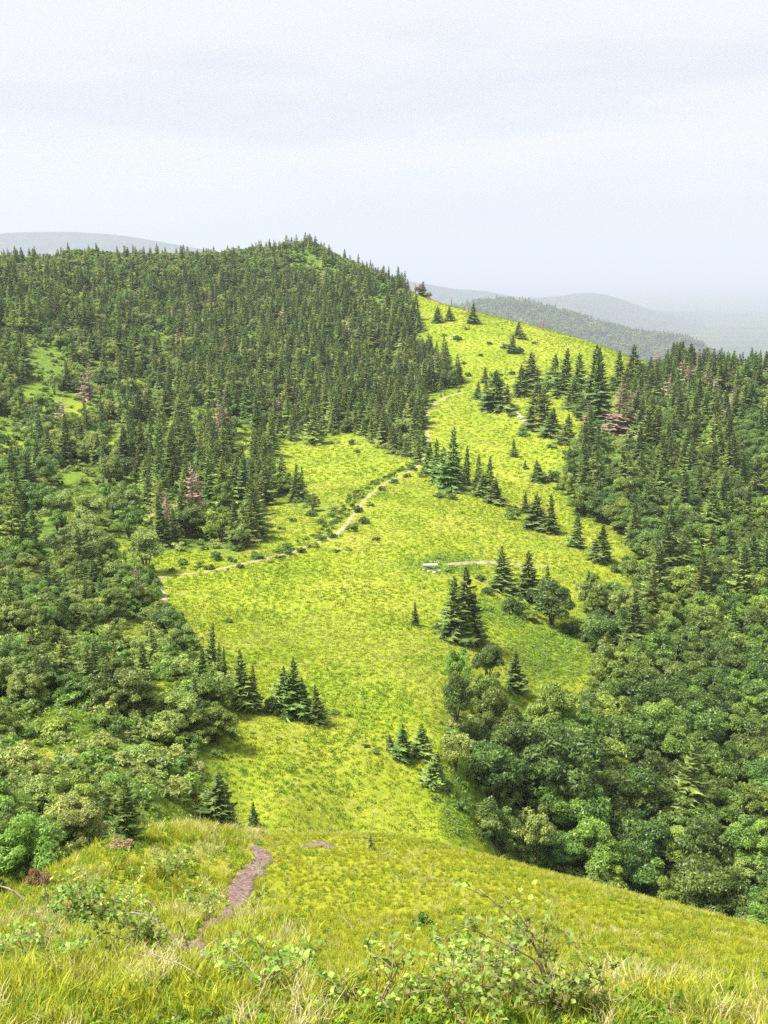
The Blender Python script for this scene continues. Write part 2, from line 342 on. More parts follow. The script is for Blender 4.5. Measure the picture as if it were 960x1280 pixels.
def hitm(px, py):
    """first point of the built ground along the sight line"""
    d = Vector(ray(px, py)).normalized(); h = bvh.ray_cast(Vector((0, 0, 0)), d)
    return np.array(h[0]) if h[0] is not None else hit(px, py)

# ------------------------------------------------------------------ valley floor and far hills
M['valley'] = noise_mat('valley forest', [(0.03, 0.05, 0.02), (0.07, 0.10, 0.03)], 0.004, 0.95, 0, 8)
M['far_forest'] = noise_mat('far forested slope', [(0.018, 0.032, 0.02), (0.035, 0.055, 0.03), (0.06, 0.075, 0.04)], 0.01, 0.95, 0, 10)
V = [(x, y, -421.0) for y in (-3000, 0, 5000, 12000, 24000, 40000) for x in (-30000, -15000, -5000, 0, 5000, 15000, 30000)]
Fq = [(r * 7 + c, r * 7 + c + 1, r * 7 + c + 8, r * 7 + c + 7) for r in range(5) for c in range(6)]
link('valley_floor', mesh_np('valley_floor', V, np.array(Fq), [M['valley']]), kind='structure')
def hill(name, crest, Y, depth, seed, rough=1.0, nx=220, ny=60, mat='far_forest'):
    xs = np.array([c[0] for c in crest], float); ys = np.array([c[1] for c in crest], float)
    p = np.linspace(xs[0], xs[-1], nx); q = np.interp(p, xs, ys)
    q = np.convolve(np.pad(q, 6, 'edge'), np.ones(13) / 13, 'valid')
    cr = np.array([at(a, b, Y) for a, b in zip(p, q)])
    v = np.linspace(-1, 1, ny); X = cr[None, :, 0] * (1 + v[:, None] * depth / Y); YY = Y + v[:, None] * depth + 0 * X
    prof = 1 - np.abs(v) ** 1.15
    Z = -425 + (cr[None, :, 2] + 425) * prof[:, None]
    sc = depth / 3.0
    Z = Z + rough * (sc * 0.45) * (fbm(X / sc, YY / sc, seed, 5) - 0.5) * np.clip(1.0 - prof[:, None] * 0.85, 0.12, 1) * np.clip(prof[:, None] * 6, 0, 1)
    i2 = np.arange(nx * ny).reshape(ny, nx)
    qd = np.stack([i2[:-1, :-1], i2[:-1, 1:], i2[1:, 1:], i2[1:, :-1]], -1).reshape(-1, 4)
    o = link(name, mesh_np(name, np.stack([X, YY, Z], -1).reshape(-1, 3), qd, [M[mat]], None, True), kind='structure')
    return X, YY, Z
H1 = hill('wooded_ridge', [(300, 470), (480, 420), (560, 388), (610, 376), (650, 377), (690, 388), (730, 400), (770, 410), (810, 419), (848, 419), (872, 428), (930, 470), (1000, 540), (1100, 640)], 3800, 1000, 5, 0.7)
hill('far_mountain', [(300, 400), (400, 376), (520, 362), (600, 362), (640, 372), (690, 372), (715, 365), (740, 363), (765, 368), (800, 383), (850, 398), (900, 408), (960, 416), (1100, 430), (1300, 450)], 9500, 2600, 15, 0.5)
hill('distant_range', [(-500, 330), (-300, 318), (-100, 300), (0, 290), (60, 288), (130, 290), (180, 298), (230, 306), (300, 318), (400, 335), (520, 352), (700, 385), (850, 425), (950, 480)], 9000, 1500, 25, 0.3)

# ------------------------------------------------------------------ tree and plant meshes (unit height, base at the origin)
def unit(v): return v / (np.linalg.norm(v, axis=-1, keepdims=True) + 1e-9)
def spruce_mesh(name, mat, seed, R=0.19, whorls=26, per=10, dead=False, ragged=0.25):
    r = np.random.default_rng(seed); mb = MB(); T = []; tone = []; ga = 0.0
    lop = r.normal(0, 0.12, 3)                       # a lopsided outline
    for k in range(whorls):
        f = k / (whorls - 1); z0 = 0.04 + 0.93 * f
        rad = R * ((1 - f) ** 0.72 * (0.86 + 0.14 * min(1, f / 0.12))) + 0.016
        nb = max(4, int(round(per * (1 - 0.5 * f))))
        ga += 1.1; ring = 1 + r.normal(0, 0.13)
        for b in range(nb):
            if r.random() < (0.15 if dead else 0.06): continue
            a = ga + b * 6.283 / nb + r.normal(0, 0.22)
            ln = rad * ring * (1 + lop[0] * math.cos(a) + lop[1] * math.sin(a)) * (1 + r.normal(0, ragged)); ln = max(0.35 * rad, ln)
            z = z0 + r.normal(0, 0.016) * (1 - 0.6 * f)
            dr = np.array([math.cos(a), math.sin(a), 0]); sd_ = np.array([-math.sin(a), math.cos(a), 0]); up = np.array([0, 0, 1.0])
            droop = -0.36 + 0.75 * f + r.normal(0, 0.12)
            base = np.array([0, 0, z]); tip = base + dr * ln + up * ln * droop
            mid = base * 0.42 + tip * 0.58 + up * 0.10 * ln
            wd = ln * (0.20 + 0.10 * r.random()) * (0.8 if dead else 1); wd = max(wd, 0.010)
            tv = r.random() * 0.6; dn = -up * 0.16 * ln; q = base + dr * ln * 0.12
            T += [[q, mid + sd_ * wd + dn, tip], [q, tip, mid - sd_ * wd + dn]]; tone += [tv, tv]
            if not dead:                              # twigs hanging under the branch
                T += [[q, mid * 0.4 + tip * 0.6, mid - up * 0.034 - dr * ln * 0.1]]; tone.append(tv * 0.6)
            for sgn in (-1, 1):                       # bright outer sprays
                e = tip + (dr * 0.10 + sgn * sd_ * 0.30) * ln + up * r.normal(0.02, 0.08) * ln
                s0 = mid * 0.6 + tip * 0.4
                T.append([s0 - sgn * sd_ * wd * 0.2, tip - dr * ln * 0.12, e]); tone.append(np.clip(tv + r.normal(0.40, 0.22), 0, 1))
    for a in (0, 2.1, 4.2):
        T.append([[0.012 * math.cos(a), 0.012 * math.sin(a), 0.93], [0.012 * math.cos(a + 2.1), 0.012 * math.sin(a + 2.1), 0.93], [0, 0, 1.0]]); tone.append(0.7)
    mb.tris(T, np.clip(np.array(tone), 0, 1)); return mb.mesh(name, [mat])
def trunk_mesh(name, r0=0.018, h=0.94, mat=None, bend=0.0, k=6):
    mb = MB(); n = 6
    mb.tube([(bend * math.sin(i / n * 3), bend * math.cos(i / n * 2) - bend, -0.03 + (h + 0.03) * i / n) for i in range(n + 1)], [r0 * (1 - 0.9 * i / n) * (1.35 if i == 0 else 1) for i in range(n + 1)], k)
    return mb.mesh(name, [mat or M['bark']], True)
def broad_mesh(name, mat, seed, lobes=30, leaves=85, rx=0.46, cz=0.50, rz=0.49, leaf=0.026, spread=1.0, upright=0.0):
    r = np.random.default_rng(seed); mb = MB()
    for i in range(lobes):
        u = unit(r.normal(size=3)); u[2] = abs(u[2]) * 1.1 - 0.35; u = unit(u)
        q = 0.55 + 0.45 * r.random() ** 1.2 if i > lobes // 5 else 0.25 * r.random()
        c = np.array([u[0] * rx * q, u[1] * rx * q, cz + u[2] * rz * q * (1 + upright * r.random())])
        lr = (0.075 + 0.125 * r.random() ** 1.3) * spread
        d = unit(r.normal(size=(leaves, 3))); d[:, 2] = np.where(d[:, 2] < -0.25, -d[:, 2] * 0.7, d[:, 2]); d = unit(d)
        rr = lr * (0.72 + 0.42 * r.random((leaves, 1)))
        p = c + d * rr * np.array([1, 1, 0.82])
        nrm = unit(d * 0.9 + r.normal(size=(leaves, 3)) * 0.55 + np.array([0, 0, 0.35]))
        t1 = unit(np.cross(nrm, r.normal(size=(leaves, 3)))); t2 = np.cross(nrm, t1)
        s = leaf * (0.5 + 1.0 * r.random((leaves, 1)) ** 1.5)
        lt = r.normal(0.40, 0.13); tv = lt + r.normal(0, 0.16, leaves); tv = np.where(r.random(leaves) < 0.22, tv + 0.45, tv)
        TT = np.stack([p - t1 * s - t2 * s * 0.45, p - t1 * s * 0.6 + t2 * s * 0.55, p + t1 * s * 1.35 - nrm * s * 0.3], 1)
        mb.tris(TT, np.clip(tv, 0, 1))
    return mb.mesh(name, [mat])
def stems_mesh(name, seed, n=5, h=0.6, r0=0.02, sp_=0.25, mat=None):
    r = np.random.default_rng(seed); mb = MB()
    for i in range(n):
        a = i * 6.28 / n + r.random(); e = np.array([math.cos(a) * sp_ * (0.4 + 0.8 * r.random()), math.sin(a) * sp_ * (0.4 + 0.8 * r.random()), h * (0.8 + 0.4 * r.random())])
        mb.tube([(0.02 * math.cos(a), 0.02 * math.sin(a), -0.04), e * 0.4 + np.array([0, 0, 0.08]), e], [r0, r0 * 0.7, r0 * 0.25], 5)
    return mb.mesh(name, [mat or M['bark']], True)

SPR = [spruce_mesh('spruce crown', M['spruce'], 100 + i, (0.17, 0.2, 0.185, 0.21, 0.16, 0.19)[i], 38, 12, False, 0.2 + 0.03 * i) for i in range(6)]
SPO = [spruce_mesh('olive spruce crown', M['spruce_olive'], 120 + i, 0.18 + 0.01 * i, 34, 12, False, 0.3) for i in range(3)]
DEAD = [spruce_mesh('dead spruce crown', M['dead'], 140 + i, 0.17 + 0.02 * i, 28, 9, True, 0.35) for i in range(2)]
TRK = trunk_mesh('spruce trunk'); TRKB = stems_mesh('broadleaf trunk', 3, 5, 0.62, 0.022, 0.26); TRKD = trunk_mesh('dead trunk', 0.016, 0.99, M['dead_wood'])
BRD = [broad_mesh('broadleaf crown', M['leaf'], 200 + i, 34 + 3 * i, 290) for i in range(4)]
BRK = [broad_mesh('dark broadleaf crown', M['leaf_dark'], 220 + i, 34, 290, 0.47, 0.46, 0.50) for i in range(3)]
BRP = [broad_mesh('pale broadleaf crown', M['leaf_pale'], 240 + i, 30, 270, 0.44, 0.55, 0.44) for i in range(3)]
BSH = [broad_mesh('bush crown', M['leaf'], 260 + i, 18, 90, 0.66, 0.30, 0.50, 0.075, 1.45) for i in range(3)]
BSD = [broad_mesh('dark bush crown', M['leaf_dark'], 270 + i, 18, 90, 0.66, 0.30, 0.50, 0.075, 1.45) for i in range(2)]
BSP = [broad_mesh('pale bush crown', M['leaf_pale'], 290 + i, 16, 80, 0.66, 0.30, 0.50, 0.075, 1.45) for i in range(2)]
BSW = [broad_mesh('brown bush crown', M['brown'], 281, 16, 110, 0.6, 0.35, 0.5, 0.055, 1.4)]
BSR = [broad_mesh('reddish bush crown', M['leaf_red'], 280, 16, 110, 0.6, 0.42, 0.45, 0.055, 1.3)]
TRKS = stems_mesh('bush stems', 9, 6, 0.5, 0.022, 0.4)
CROWNS = {'spruce': SPR, 'olive': SPO, 'dead': DEAD, 'green': BRD, 'dark': BRK, 'pale': BRP, 'bush': BSH, 'darkbush': BSD, 'redbush': BSR, 'brownbush': BSW}
TRUNKS = {'spruce': TRK, 'olive': TRK, 'dead': TRKD, 'green': TRKB, 'dark': TRKB, 'pale': TRKB, 'bush': TRKS, 'darkbush': TRKS, 'redbush': TRKS, 'brownbush': TRKS}
NAMES = {'spruce': 'spruce_tree', 'olive': 'spruce_tree', 'dead': 'dead_spruce', 'green': 'broadleaf_tree', 'dark': 'broadleaf_tree', 'pale': 'broadleaf_tree', 'bush': 'bush', 'darkbush': 'bush', 'redbush': 'bush', 'brownbush': 'bush'}
CATS = {'spruce_tree': 'spruce', 'dead_spruce': 'dead tree', 'broadleaf_tree': 'broadleaf tree', 'bush': 'bush'}
W0 = {'spruce': 0.38, 'olive': 0.38, 'dead': 0.32, 'green': 1.12, 'dark': 1.12, 'pale': 1.08, 'bush': 1.45, 'darkbush': 1.45, 'redbush': 1.4, 'brownbush': 1.4}
def plant(kind, X, Y, Z, h, wd, label, group=None, k=None):
    """one tree or bush: an Empty with a trunk and a crown under it; wd = crown width in metres"""
    k = rnd.randrange(99) if k is None else k
    t = thing(NAMES[kind], (X, Y, Z - 0.03), label, CATS[NAMES[kind]], group, (wd / W0[kind], wd / W0[kind], h), rnd.random() * 6.28)
    t.rotation_euler[0] = rnd.gauss(0, 0.035); t.rotation_euler[1] = rnd.gauss(0, 0.035)
    cs = CROWNS[kind]; link('crown', cs[k % len(cs)], t); link('trunk' if 'bush' not in kind else 'stems', TRUNKS[kind], t)
    return t

# instancing of uncountable stuff
def instancer():
    g = bpy.data.node_groups.new('scatter', 'GeometryNodeTree')
    g.interface.new_socket('Geometry', in_out='INPUT', socket_type='NodeSocketGeometry')
    g.interface.new_socket('Plants', in_out='INPUT', socket_type='NodeSocketCollection')
    g.interface.new_socket('Geometry', in_out='OUTPUT', socket_type='NodeSocketGeometry')
    n = g.nodes.new; l = g.links.new
    gi, go = n('NodeGroupInput'), n('NodeGroupOutput'); ci = n('GeometryNodeCollectionInfo'); ci.inputs['Separate Children'].default_value = True; ci.inputs['Reset Children'].default_value = True
    iop = n('GeometryNodeInstanceOnPoints'); iop.inputs['Pick Instance'].default_value = True
    def na(nm, ty):
        a = n('GeometryNodeInputNamedAttribute'); a.data_type = ty; a.inputs['Name'].default_value = nm; return a.outputs['Attribute']
    e = n('FunctionNodeEulerToRotation')
    l(gi.outputs['Geometry'], iop.inputs['Points']); l(gi.outputs['Plants'], ci.inputs['Collection']); l(ci.outputs[0], iop.inputs['Instance'])
    l(na('rot', 'FLOAT_VECTOR'), e.inputs[0]); l(e.outputs[0], iop.inputs['Rotation']); l(na('scl', 'FLOAT_VECTOR'), iop.inputs['Scale']); l(na('pick', 'INT'), iop.inputs['Instance Index'])
    l(iop.outputs[0], go.inputs[0]); return g
GN = instancer()
def scatter(name, meshes, pos, rot, scl, pick, label=None):
    c = bpy.data.collections.new(name + ' kinds')
    for i, me in enumerate(meshes):
        o = bpy.data.objects.new('%s kind %02d' % (name, i), me); c.objects.link(o)
    me = bpy.data.meshes.new(name); me.vertices.add(len(pos)); me.vertices.foreach_set('co', np.asarray(pos, np.float32).ravel())
    for nm, ty, key, v in (('rot', 'FLOAT_VECTOR', 'vector', rot), ('scl', 'FLOAT_VECTOR', 'vector', scl), ('pick', 'INT', 'value', pick)):
        a = me.attributes.new(nm, ty, 'POINT'); a.data.foreach_set(key, np.asarray(v, np.int32 if ty == 'INT' else np.float32).ravel())
    o = link(name, me, kind='stuff')
    if label: o['label'] = label
    md = o.modifiers.new('scatter', 'NODES'); md.node_group = GN
    sk = [s for s in GN.interface.items_tree if s.name == 'Plants'][0].identifier
    md[sk] = c; return o

# ------------------------------------------------------------------ hand-placed trees: kind, base x, base y, top y, width (photo pixels), label
def px_tree(kind, bx, by, ty, wpx, label, group=None):
    p = hitm(bx, by); dep = p[1] * cp - p[2] * sp
    h = (by - ty) * dep / F / math.cos(math.atan2(-p[2], p[1])); wd = wpx * dep / F
    return plant(kind, p[0], p[1], p[2], h, wd, label, group)
HAND = []
def hand(s, group=None):
    for ln in s.strip().splitlines():
        a = [q.strip() for q in ln.split('|')]
        HAND.append((a[0], float(a[1]), float(a[2])))
        px_tree(a[0], float(a[1]), float(a[2]), float(a[3]), float(a[4]), a[5], group)
hand("""
spruce|566|800|720|38|dark spruce in the middle of the meadow, slimmer left one of a touching pair
spruce|588|805|709|42|tallest spruce of the meadow, right one of a touching pair with bare trunk foot
spruce|626|737|682|27|brownish pointed spruce alone beside the faint track right of the bench
spruce|661|748|688|30|pointed spruce standing just behind the broad dark round tree
spruce|682|766|706|24|thin spruce top rising through the broad dark round tree
dark|689|782|722|66|broad dark round tree on the meadow right of the touching spruce pair
spruce|735|738|712|15|knee-high looking little spruce alone near the right forest below two dark spruces
spruce|721|684|640|18|slimmer left spruce of two lone dark ones above the little spruce
spruce|752|703|654|25|thicker right spruce of two lone dark ones above the little spruce
darkbush|642|766|744|30|low dark bush at the foot of the brownish pointed spruce
spruce|520|781|752|10|tiny thin spruce alone left of the touching spruce pair
spruce|504|949|905|27|larger dark conical spruce, left of three small ones on the lower meadow edge
spruce|526|943|904|22|right upper spruce of three small ones on the lower meadow edge
spruce|546|983|937|25|lowest of three small conical spruces on the lower meadow edge
olive|487|936|917|12|pale young spruce left of the three small conical spruces
""", 'lone trees on the meadow')
hand("""
spruce|355|889|832|28|left spruce of the tight clump of four on the lower meadow
spruce|367|894|823|32|tallest spruce of the tight clump of four on the lower meadow
spruce|381|898|846|26|bushy third spruce of the tight clump of four on the lower meadow
spruce|396|905|856|20|short right spruce of the tight clump of four on the lower meadow
spruce|304|886|811|26|taller spruce at the right tip of the left scrub, beside the meadow
spruce|319|889|831|18|narrow spruce at the very tip of the left scrub, beside the meadow
spruce|264|832|777|17|dark columnar spruce poking over the scrub edge at the meadow
spruce|274|842|802|9|thin dark spire beside the columnar spruce on the scrub edge
spruce|281|846|806|9|second thin dark spire farther from the columnar spruce on the scrub edge
darkbush|341|892|868|22|dark bush at the left foot of the tight spruce clump
bush|419|893|886|12|small grey green bush right of the tight spruce clump
""", 'spruces on the lower meadow')
hand("""
spruce|547|602|548|22|dark spruce just right of the trail bend, first of the trailside group
spruce|565|614|533|28|tallest bushy spruce of the trailside group
spruce|555|606|558|24|dense spruce between the tallest trailside spruce and the trail
spruce|583|606|556|15|columnar narrow spruce in the trailside group
spruce|597|614|567|17|thin gappy spruce right of the columnar trailside spruce
spruce|611|623|569|18|spiky spruce near the lower end of the trailside group
spruce|619|629|598|20|short dense spruce at the lower tip of the trailside group
spruce|604|622|592|22|squat spruce between the gappy and spiky trailside spruces
spruce|572|612|570|24|squat dark spruce at the foot of the tallest trailside spruce
spruce|537|592|552|18|small spruce beside the trail, nearest to its kink
spruce|530|566|540|14|little spruce between trail and forest edge, left of the trail
spruce|523|580|545|14|narrow spruce left of the trail under the forest edge
""", 'spruces beside the upper trail')
hand("""
spruce|657|641|614|15|slim left spruce of the three on the right slope of the meadow
spruce|671|661|617|30|wide middle spruce of the three on the right slope of the meadow
spruce|690|667|617|19|tall right spruce of the three on the right slope of the meadow
bush|640|648|634|24|bright green bush left of the three spruces on the right slope
spruce|642|571|548|12|small lone spruce on the open slope below the upper clumps
spruce|670|602|574|18|lone small dark spruce next to a round bush near the right forest
darkbush|690|602|584|22|round dark bush next to the lone small spruce near the right forest
spruce|656|586|574|7|tiny spruce seedling above the lone small dark spruce
spruce|597|499|476|14|short spruce at the left end of the clump by the trail top
spruce|608|503|474|13|pointed second spruce of the clump by the trail top
spruce|622|512|462|32|widest dark spruce of the clump by the trail top
spruce|633|513|479|17|right spruce of the clump by the trail top
bush|620|482|462|24|light green bush behind the clump by the trail top
""", 'spruces on the right slope of the meadow')
hand("""
spruce|650|496|455|24|spruce left of the double-peaked pair above the gravel scar
spruce|665|484|440|30|broad based spruce, higher of the pair above the gravel scar
spruce|669|536|474|34|mixed dark spruce standing lowest left above the gravel scar
olive|682|538|482|28|yellowish green spruce in the middle of the upper right clump
spruce|691|546|508|22|dark short spruce at the lower end of the upper right clump
spruce|707|555|516|19|lone pointed spruce between upper right clump and right forest
spruce|693|486|442|28|first spruce from the left in the dark upper row by the ridge meadow
spruce|707|497|435|30|second spruce from the left, taller, in the dark upper row
spruce|723|501|440|28|third spruce from the left in the dark upper row
spruce|742|526|430|42|massive dark spruce at the end of the dark upper row
spruce|751|532|434|34|dark spruce leaning against the massive one of the upper row
spruce|733|522|470|30|lower dark spruce in front of the dark upper row
spruce|716|512|474|26|stubby dark spruce in front of the third one of the upper row
dead|772|542|478|34|pinkish brown dead spruce standing out at the right forest edge
dead|735|532|500|12|thin bleached dead spruce in front of the dark upper row
dead|893|505|470|14|rusty dead spruce under the skyline of the right forest
dead|916|508|478|10|thin pinkish dead spruce right of the rusty one
spruce|776|490|438|26|spruce on the right skyline at the end of the ridge meadow
spruce|790|480|430|28|tallest spruce on the right skyline at the end of the ridge meadow
""", 'spruces by the upper right forest')
hand("""
spruce|546|403|383|15|small wide spruce with skirts, leftmost on the summit meadow
spruce|561|400|382|11|small conical spruce right of the wide one on the summit meadow
spruce|592|404|378|13|dark spruce with mauve foot close below the ridge line
spruce|647|422|402|14|small lone spruce high on the ridge meadow
spruce|641|441|418|12|small spruce flanked by two bushes on the ridge meadow
darkbush|651|442|432|11|small dark bush right of a small spruce on the ridge meadow
darkbush|631|436|428|12|small dark bush left of a small spruce on the ridge meadow
spruce|528|366|347|11|dark little spruce on the skyline where forest meets ridge meadow
redbush|524|366|352|14|reddish bush on the skyline where forest meets ridge meadow
redbush|536|368|360|12|low reddish bush right of the skyline spruce
darkbush|572|425|418|12|small dark bush among pale stones on the summit meadow
spruce|606|478|458|9|tiny thin spruce above the clump by the trail top
bush|597|405|398|9|mauve-footed low bush right of the ridge line spruce
""", 'small trees on the summit meadow')
hand("""
spruce|274|1034|966|46|nearest spruce, open branched, just behind the crest of the near knoll
spruce|318|1033|1002|13|thin young spruce on the knoll crest, right of the nearest spruce
olive|463|1062|1040|10|spindly seedling on the knoll crest above the meadow
brownbush|150|1062|1042|38|brown half dead bush at the left shoulder of the near knoll
olive|160|1056|975|34|yellowish spruce with brown foot at the left shoulder of the near knoll
redbush|52|1114|1084|34|reddish brown bush on the left edge of the near knoll
darkbush|527|1160|1138|30|small grey brown bush on the near slope above the leafy shrub
""", 'plants on the near knoll')
hand("""
green|572|862|812|40|slim round topped tree at the top left of the right-hand thicket
dark|570|908|842|46|dark upright oval tree at the left front of the thicket
dark|610|858|803|48|dark rounded tree at the top of the right-hand thicket
spruce|643|862|813|24|dark spruce behind the thicket, right of its rounded crowns
green|608|905|838|56|bright round crown in the centre of the thicket
green|625|938|868|70|broad low crown in front of the bright round crown
pale|570|962|915|48|pale shrubby tree at the bottom left foot of the thicket
dark|680|1010|912|140|huge dark dome shaped tree below the thicket
dark|618|1056|996|66|round tree at the meadow's lower right edge, left of a pale one
pale|668|1085|1012|62|pale leaved tree at the meadow's lower right edge
""", 'trees of the right-hand thicket')

# ------------------------------------------------------------------ forest trees
def jgrid(x0, x1, y0, y1, step, seed):
    r = np.random.default_rng(seed); a, b = np.meshgrid(np.arange(x0, x1, step), np.arange(y0, y1, step))
    return a.ravel() + (r.random(a.size) - 0.5) * step * 0.95, b.ravel() + (r.random(a.size) - 0.5) * step * 0.95
CAND = []
hx = np.array([h[1] for h in HAND]); hy = np.array([h[2] for h in HAND])
def add_region(poly, step, x0, x1, y0, y1, seed, chooser):
    X, Y = jgrid(x0, x1, y0, y1, step, seed); Z = ground_z(X, Y); px, py, dep = project(X, Y, Z)
    m = poly_in(px, py, poly) & forest_mask(X, Y, Z); r = np.random.default_rng(seed + 1)
    for x, y, z, a, b, d in zip(X[m], Y[m], Z[m], px[m], py[m], dep[m]):
        c = chooser(a, b, x, y, r)
        if c is None: continue
        if poly is LEFT and float(fbm(np.array(x / 13.0), np.array(y / 17.0), 44, 3)) < (0.40 + 0.07 * (a < 330 and b > 420) + 0.04 * (a < 150 and 425 < b < 690)) and r.random() < 0.85: continue
        kind, h, wd = c
        if abs(a - 772) < 20 and 518 < b < 600: continue
        if len(hx) and np.min(np.hypot((hx - a) / 1.0, (hy - b) / 0.7)) < 14 + 0.25 * wd * F / d and a > 530: continue
        CAND.append([kind, x, y, z, h, wd, a, b, d])
def left_choose(a, b, x, y, r):
    cl = float(vnoise(np.array(x / 22.0), np.array(y / 22.0), 4)); q = r.random()
    # spruce wood above, mixed scrub lower down and along the left margin
    line = np.interp(a, [-160, 0, 120, 200, 330, 520], [400, 440, 560, 720, 800, 800])
    conif = 1 / (1 + math.exp((b - line) / 35.0)); conif = np.clip(conif + (cl - 0.5) * 0.7, 0.2, 0.9) - (0.18 if a < 330 and b < 560 else 0)
    if b > 760 and a > 225: conif = 0.45
    if b > 900: conif = 0.07
    elif a < 150 and 425 < b < 690: conif = min(conif, 0.22)
    near = b > 720
    if b < 350: conif = 0.16
    elif b < 375: conif *= 0.75
    if q < conif:
        h = r.choice([r.uniform(3.2, 6.0), r.uniform(5.5, 9.5), r.uniform(8.5, 11.5)], p=[0.35, 0.5, 0.15]) if not near else r.uniform(2.6, 5.5)
        if b < 350: h = r.uniform(5.0, 8.5)
        elif b < 400: h *= 0.9
        u = r.random()
        kind = 'dead' if u < 0.018 else ('olive' if u < 0.42 else 'spruce')
        return kind, h, h * r.uniform(0.30, 0.42)
    if near:
        s = r.uniform(1.8, 4.0) if b < 930 else r.uniform(1.5, 2.7)
        if r.random() < 0.45 and a > 60 : s *= 0.8
        return r.choice(['green', 'dark', 'pale'], p=[0.62, 0.14, 0.24]), s, s * r.uniform(0.9, 1.35)
    s = r.uniform(3.0, 5.8) if b > 375 else r.uniform(2.6, 4.6)
    return r.choice(['green', 'dark', 'pale'], p=[0.5, 0.2, 0.30]), s, s * r.uniform(0.85, 1.2)
def right_choose(a, b, x, y, r):
    q = r.random(); conif = np.interp(b, [470, 520, 580, 700, 800, 900, 1200], [0.72, 0.5, 0.3, 0.2, 0.12, 0.06, 0.04]); u = r.random()
    if q < conif:
        h = r.uniform(5.5, 11.5); return ('dead' if (u < 0.055 and b < 540) else 'olive' if u < 0.12 else 'spruce'), h, h * r.uniform(0.32, 0.44)
    s = r.uniform(3.2, 6.0) if b > 560 else r.uniform(3.6, 6.0)
    return r.choice(['green', 'dark', 'pale'], p=[0.42, 0.56, 0.02]), s, s * r.uniform(0.95, 1.3)
add_region(LEFT, 2.75, -210, 90, 120, 600, 31, left_choose)
LOW = [(-160, 700), (340, 700), (340, 1200), (-160, 1200)]
CAND = [c for c in CAND if c[2] >= 150]
n0 = len(CAND); add_region(LEFT, 1.9, -70, 30, 40, 150, 33, left_choose); CAND = CAND[:n0] + [c for c in CAND[n0:] if c[2] < 150]
add_region(RIGHT, 3.35, -10, 190, 70, 420, 35, right_choose)
# what shows of each: paint the silhouettes far to near into an id picture
idb = np.full((640, 480), -1, np.int32)
for i in sorted(range(len(CAND)), key=lambda i: -CAND[i][8]):
    kind, x, y, z, h, wd, a, b, d = CAND[i]; hp = h * F / d * 0.5 * 0.96; wp = wd * F / d * 0.5; bx, by = a * 0.5, b * 0.5
    y0, y1 = int(max(0, by - hp)), int(min(640, by))
    for yy in range(y0, y1):
        f = (by - yy) / hp
        half = wp * 0.5 * ((1 - f) if kind in ('spruce', 'olive', 'dead') else math.sqrt(max(0.0, 1 - (2 * f - 1) ** 2)))
        l_, r_ = int(max(0, bx - half)), int(min(480, bx + half + 1))
        if r_ > l_: idb[yy, l_:r_] = i
yy, xx = np.mgrid[0:640, 0:480]
# the near knoll hides what stands behind its edge
edge = np.interp(np.arange(480) * 2, [0, 60, 130, 240, 440, 640, 840, 960], [1135, 1097, 1060, 1037, 1050, 1085, 1132, 1165]) / 2
idb[yy > edge[None, :]] = -1
cnt = np.bincount(idb[idb >= 0], minlength=len(CAND))
isconif = np.array([c[0] in ('spruce', 'olive') for c in CAND]); isdead = np.array([c[0] == 'dead' for c in CAND])
def best(mask, k):
    i = np.where(mask & (cnt > 3))[0]; return set(i[np.argsort(-cnt[i])][:k].tolist())
n_hand_spr = sum(1 for h in HAND if h[0] in ('spruce', 'olive'))
sel = best(isconif, 300 - n_hand_spr) | best(~isconif & ~isdead, 285) | best(isdead, 40)

# labels for the forest trees: cells named after what they lie beside, then what singles a tree out inside its cell
CELLS = [
    ('on the left skyline', 110, 335), ('on the wooded summit dome', 380, 330), ('on the slope below the summit dome', 400, 400), ('at the forest edge facing the summit meadow', 530, 440),
    ('beside the small gap at the left margin', 50, 460), ('on the upper left slope', 200, 400), ('in the middle of the hillside wood', 230, 480), ('in the dark wood left of the trail top', 440, 480),
    ('along the top edge of the hanging clearing', 430, 545), ('in the dark tongue between two clearings', 370, 610), ('above the long trail', 270, 640), ('beside the fern gap of the left wood', 90, 620),
    ('below the fern gap of the left wood', 70, 690), ('around the left end of the trail', 190, 710), ('in the rounded scrub left of the trail', 110, 770), ('at the meadow rim above two thin spires', 235, 790),
    ('at the far left above the fern patch', 20, 830), ('right of the fern patch', 150, 890), ('at the tip of the left scrub', 260, 860), ('below the fern patch', 40, 970),
    ('in the pale scrub behind the knoll', 110, 1020), ('at the meadow rim behind the knoll', 220, 950),
    ('on the right skyline', 880, 470), ('behind the pinkish dead spruce', 800, 520), ('under the right skyline', 900, 540), ('at the upper corner of the right forest', 730, 600),
    ('in the upper right forest', 870, 610), ('at the right forest edge facing two spruces', 800, 690), ('in the middle of the right forest', 900, 720), ('at the forest edge below the round tree', 770, 780),
    ('in the lower right forest', 890, 850), ('below the green fern hollow', 740, 880), ('at the right of the thicket', 660, 900), ('around the huge dome shaped tree', 740, 980), ('in the lowest right forest', 890, 980), ('just over the yellow brow', 850, 1110), ('beside the pale tree at the meadow edge', 710, 1080)]
cellxy = np.array([(c[1], c[2]) for c in CELLS], float)
KW = {'spruce': 'dark spruce', 'olive': 'olive green spruce', 'dead': 'dead brown spruce', 'green': 'green broadleaf tree', 'dark': 'dark broadleaf tree', 'pale': 'pale green broadleaf tree'}
cells = {}
for i in sorted(sel):
    c = CAND[i]; j = int(np.argmin(np.hypot(cellxy[:, 0] - c[6], (cellxy[:, 1] - c[7]) * 1.3))); cells.setdefault((j, c[0]), []).append(i)
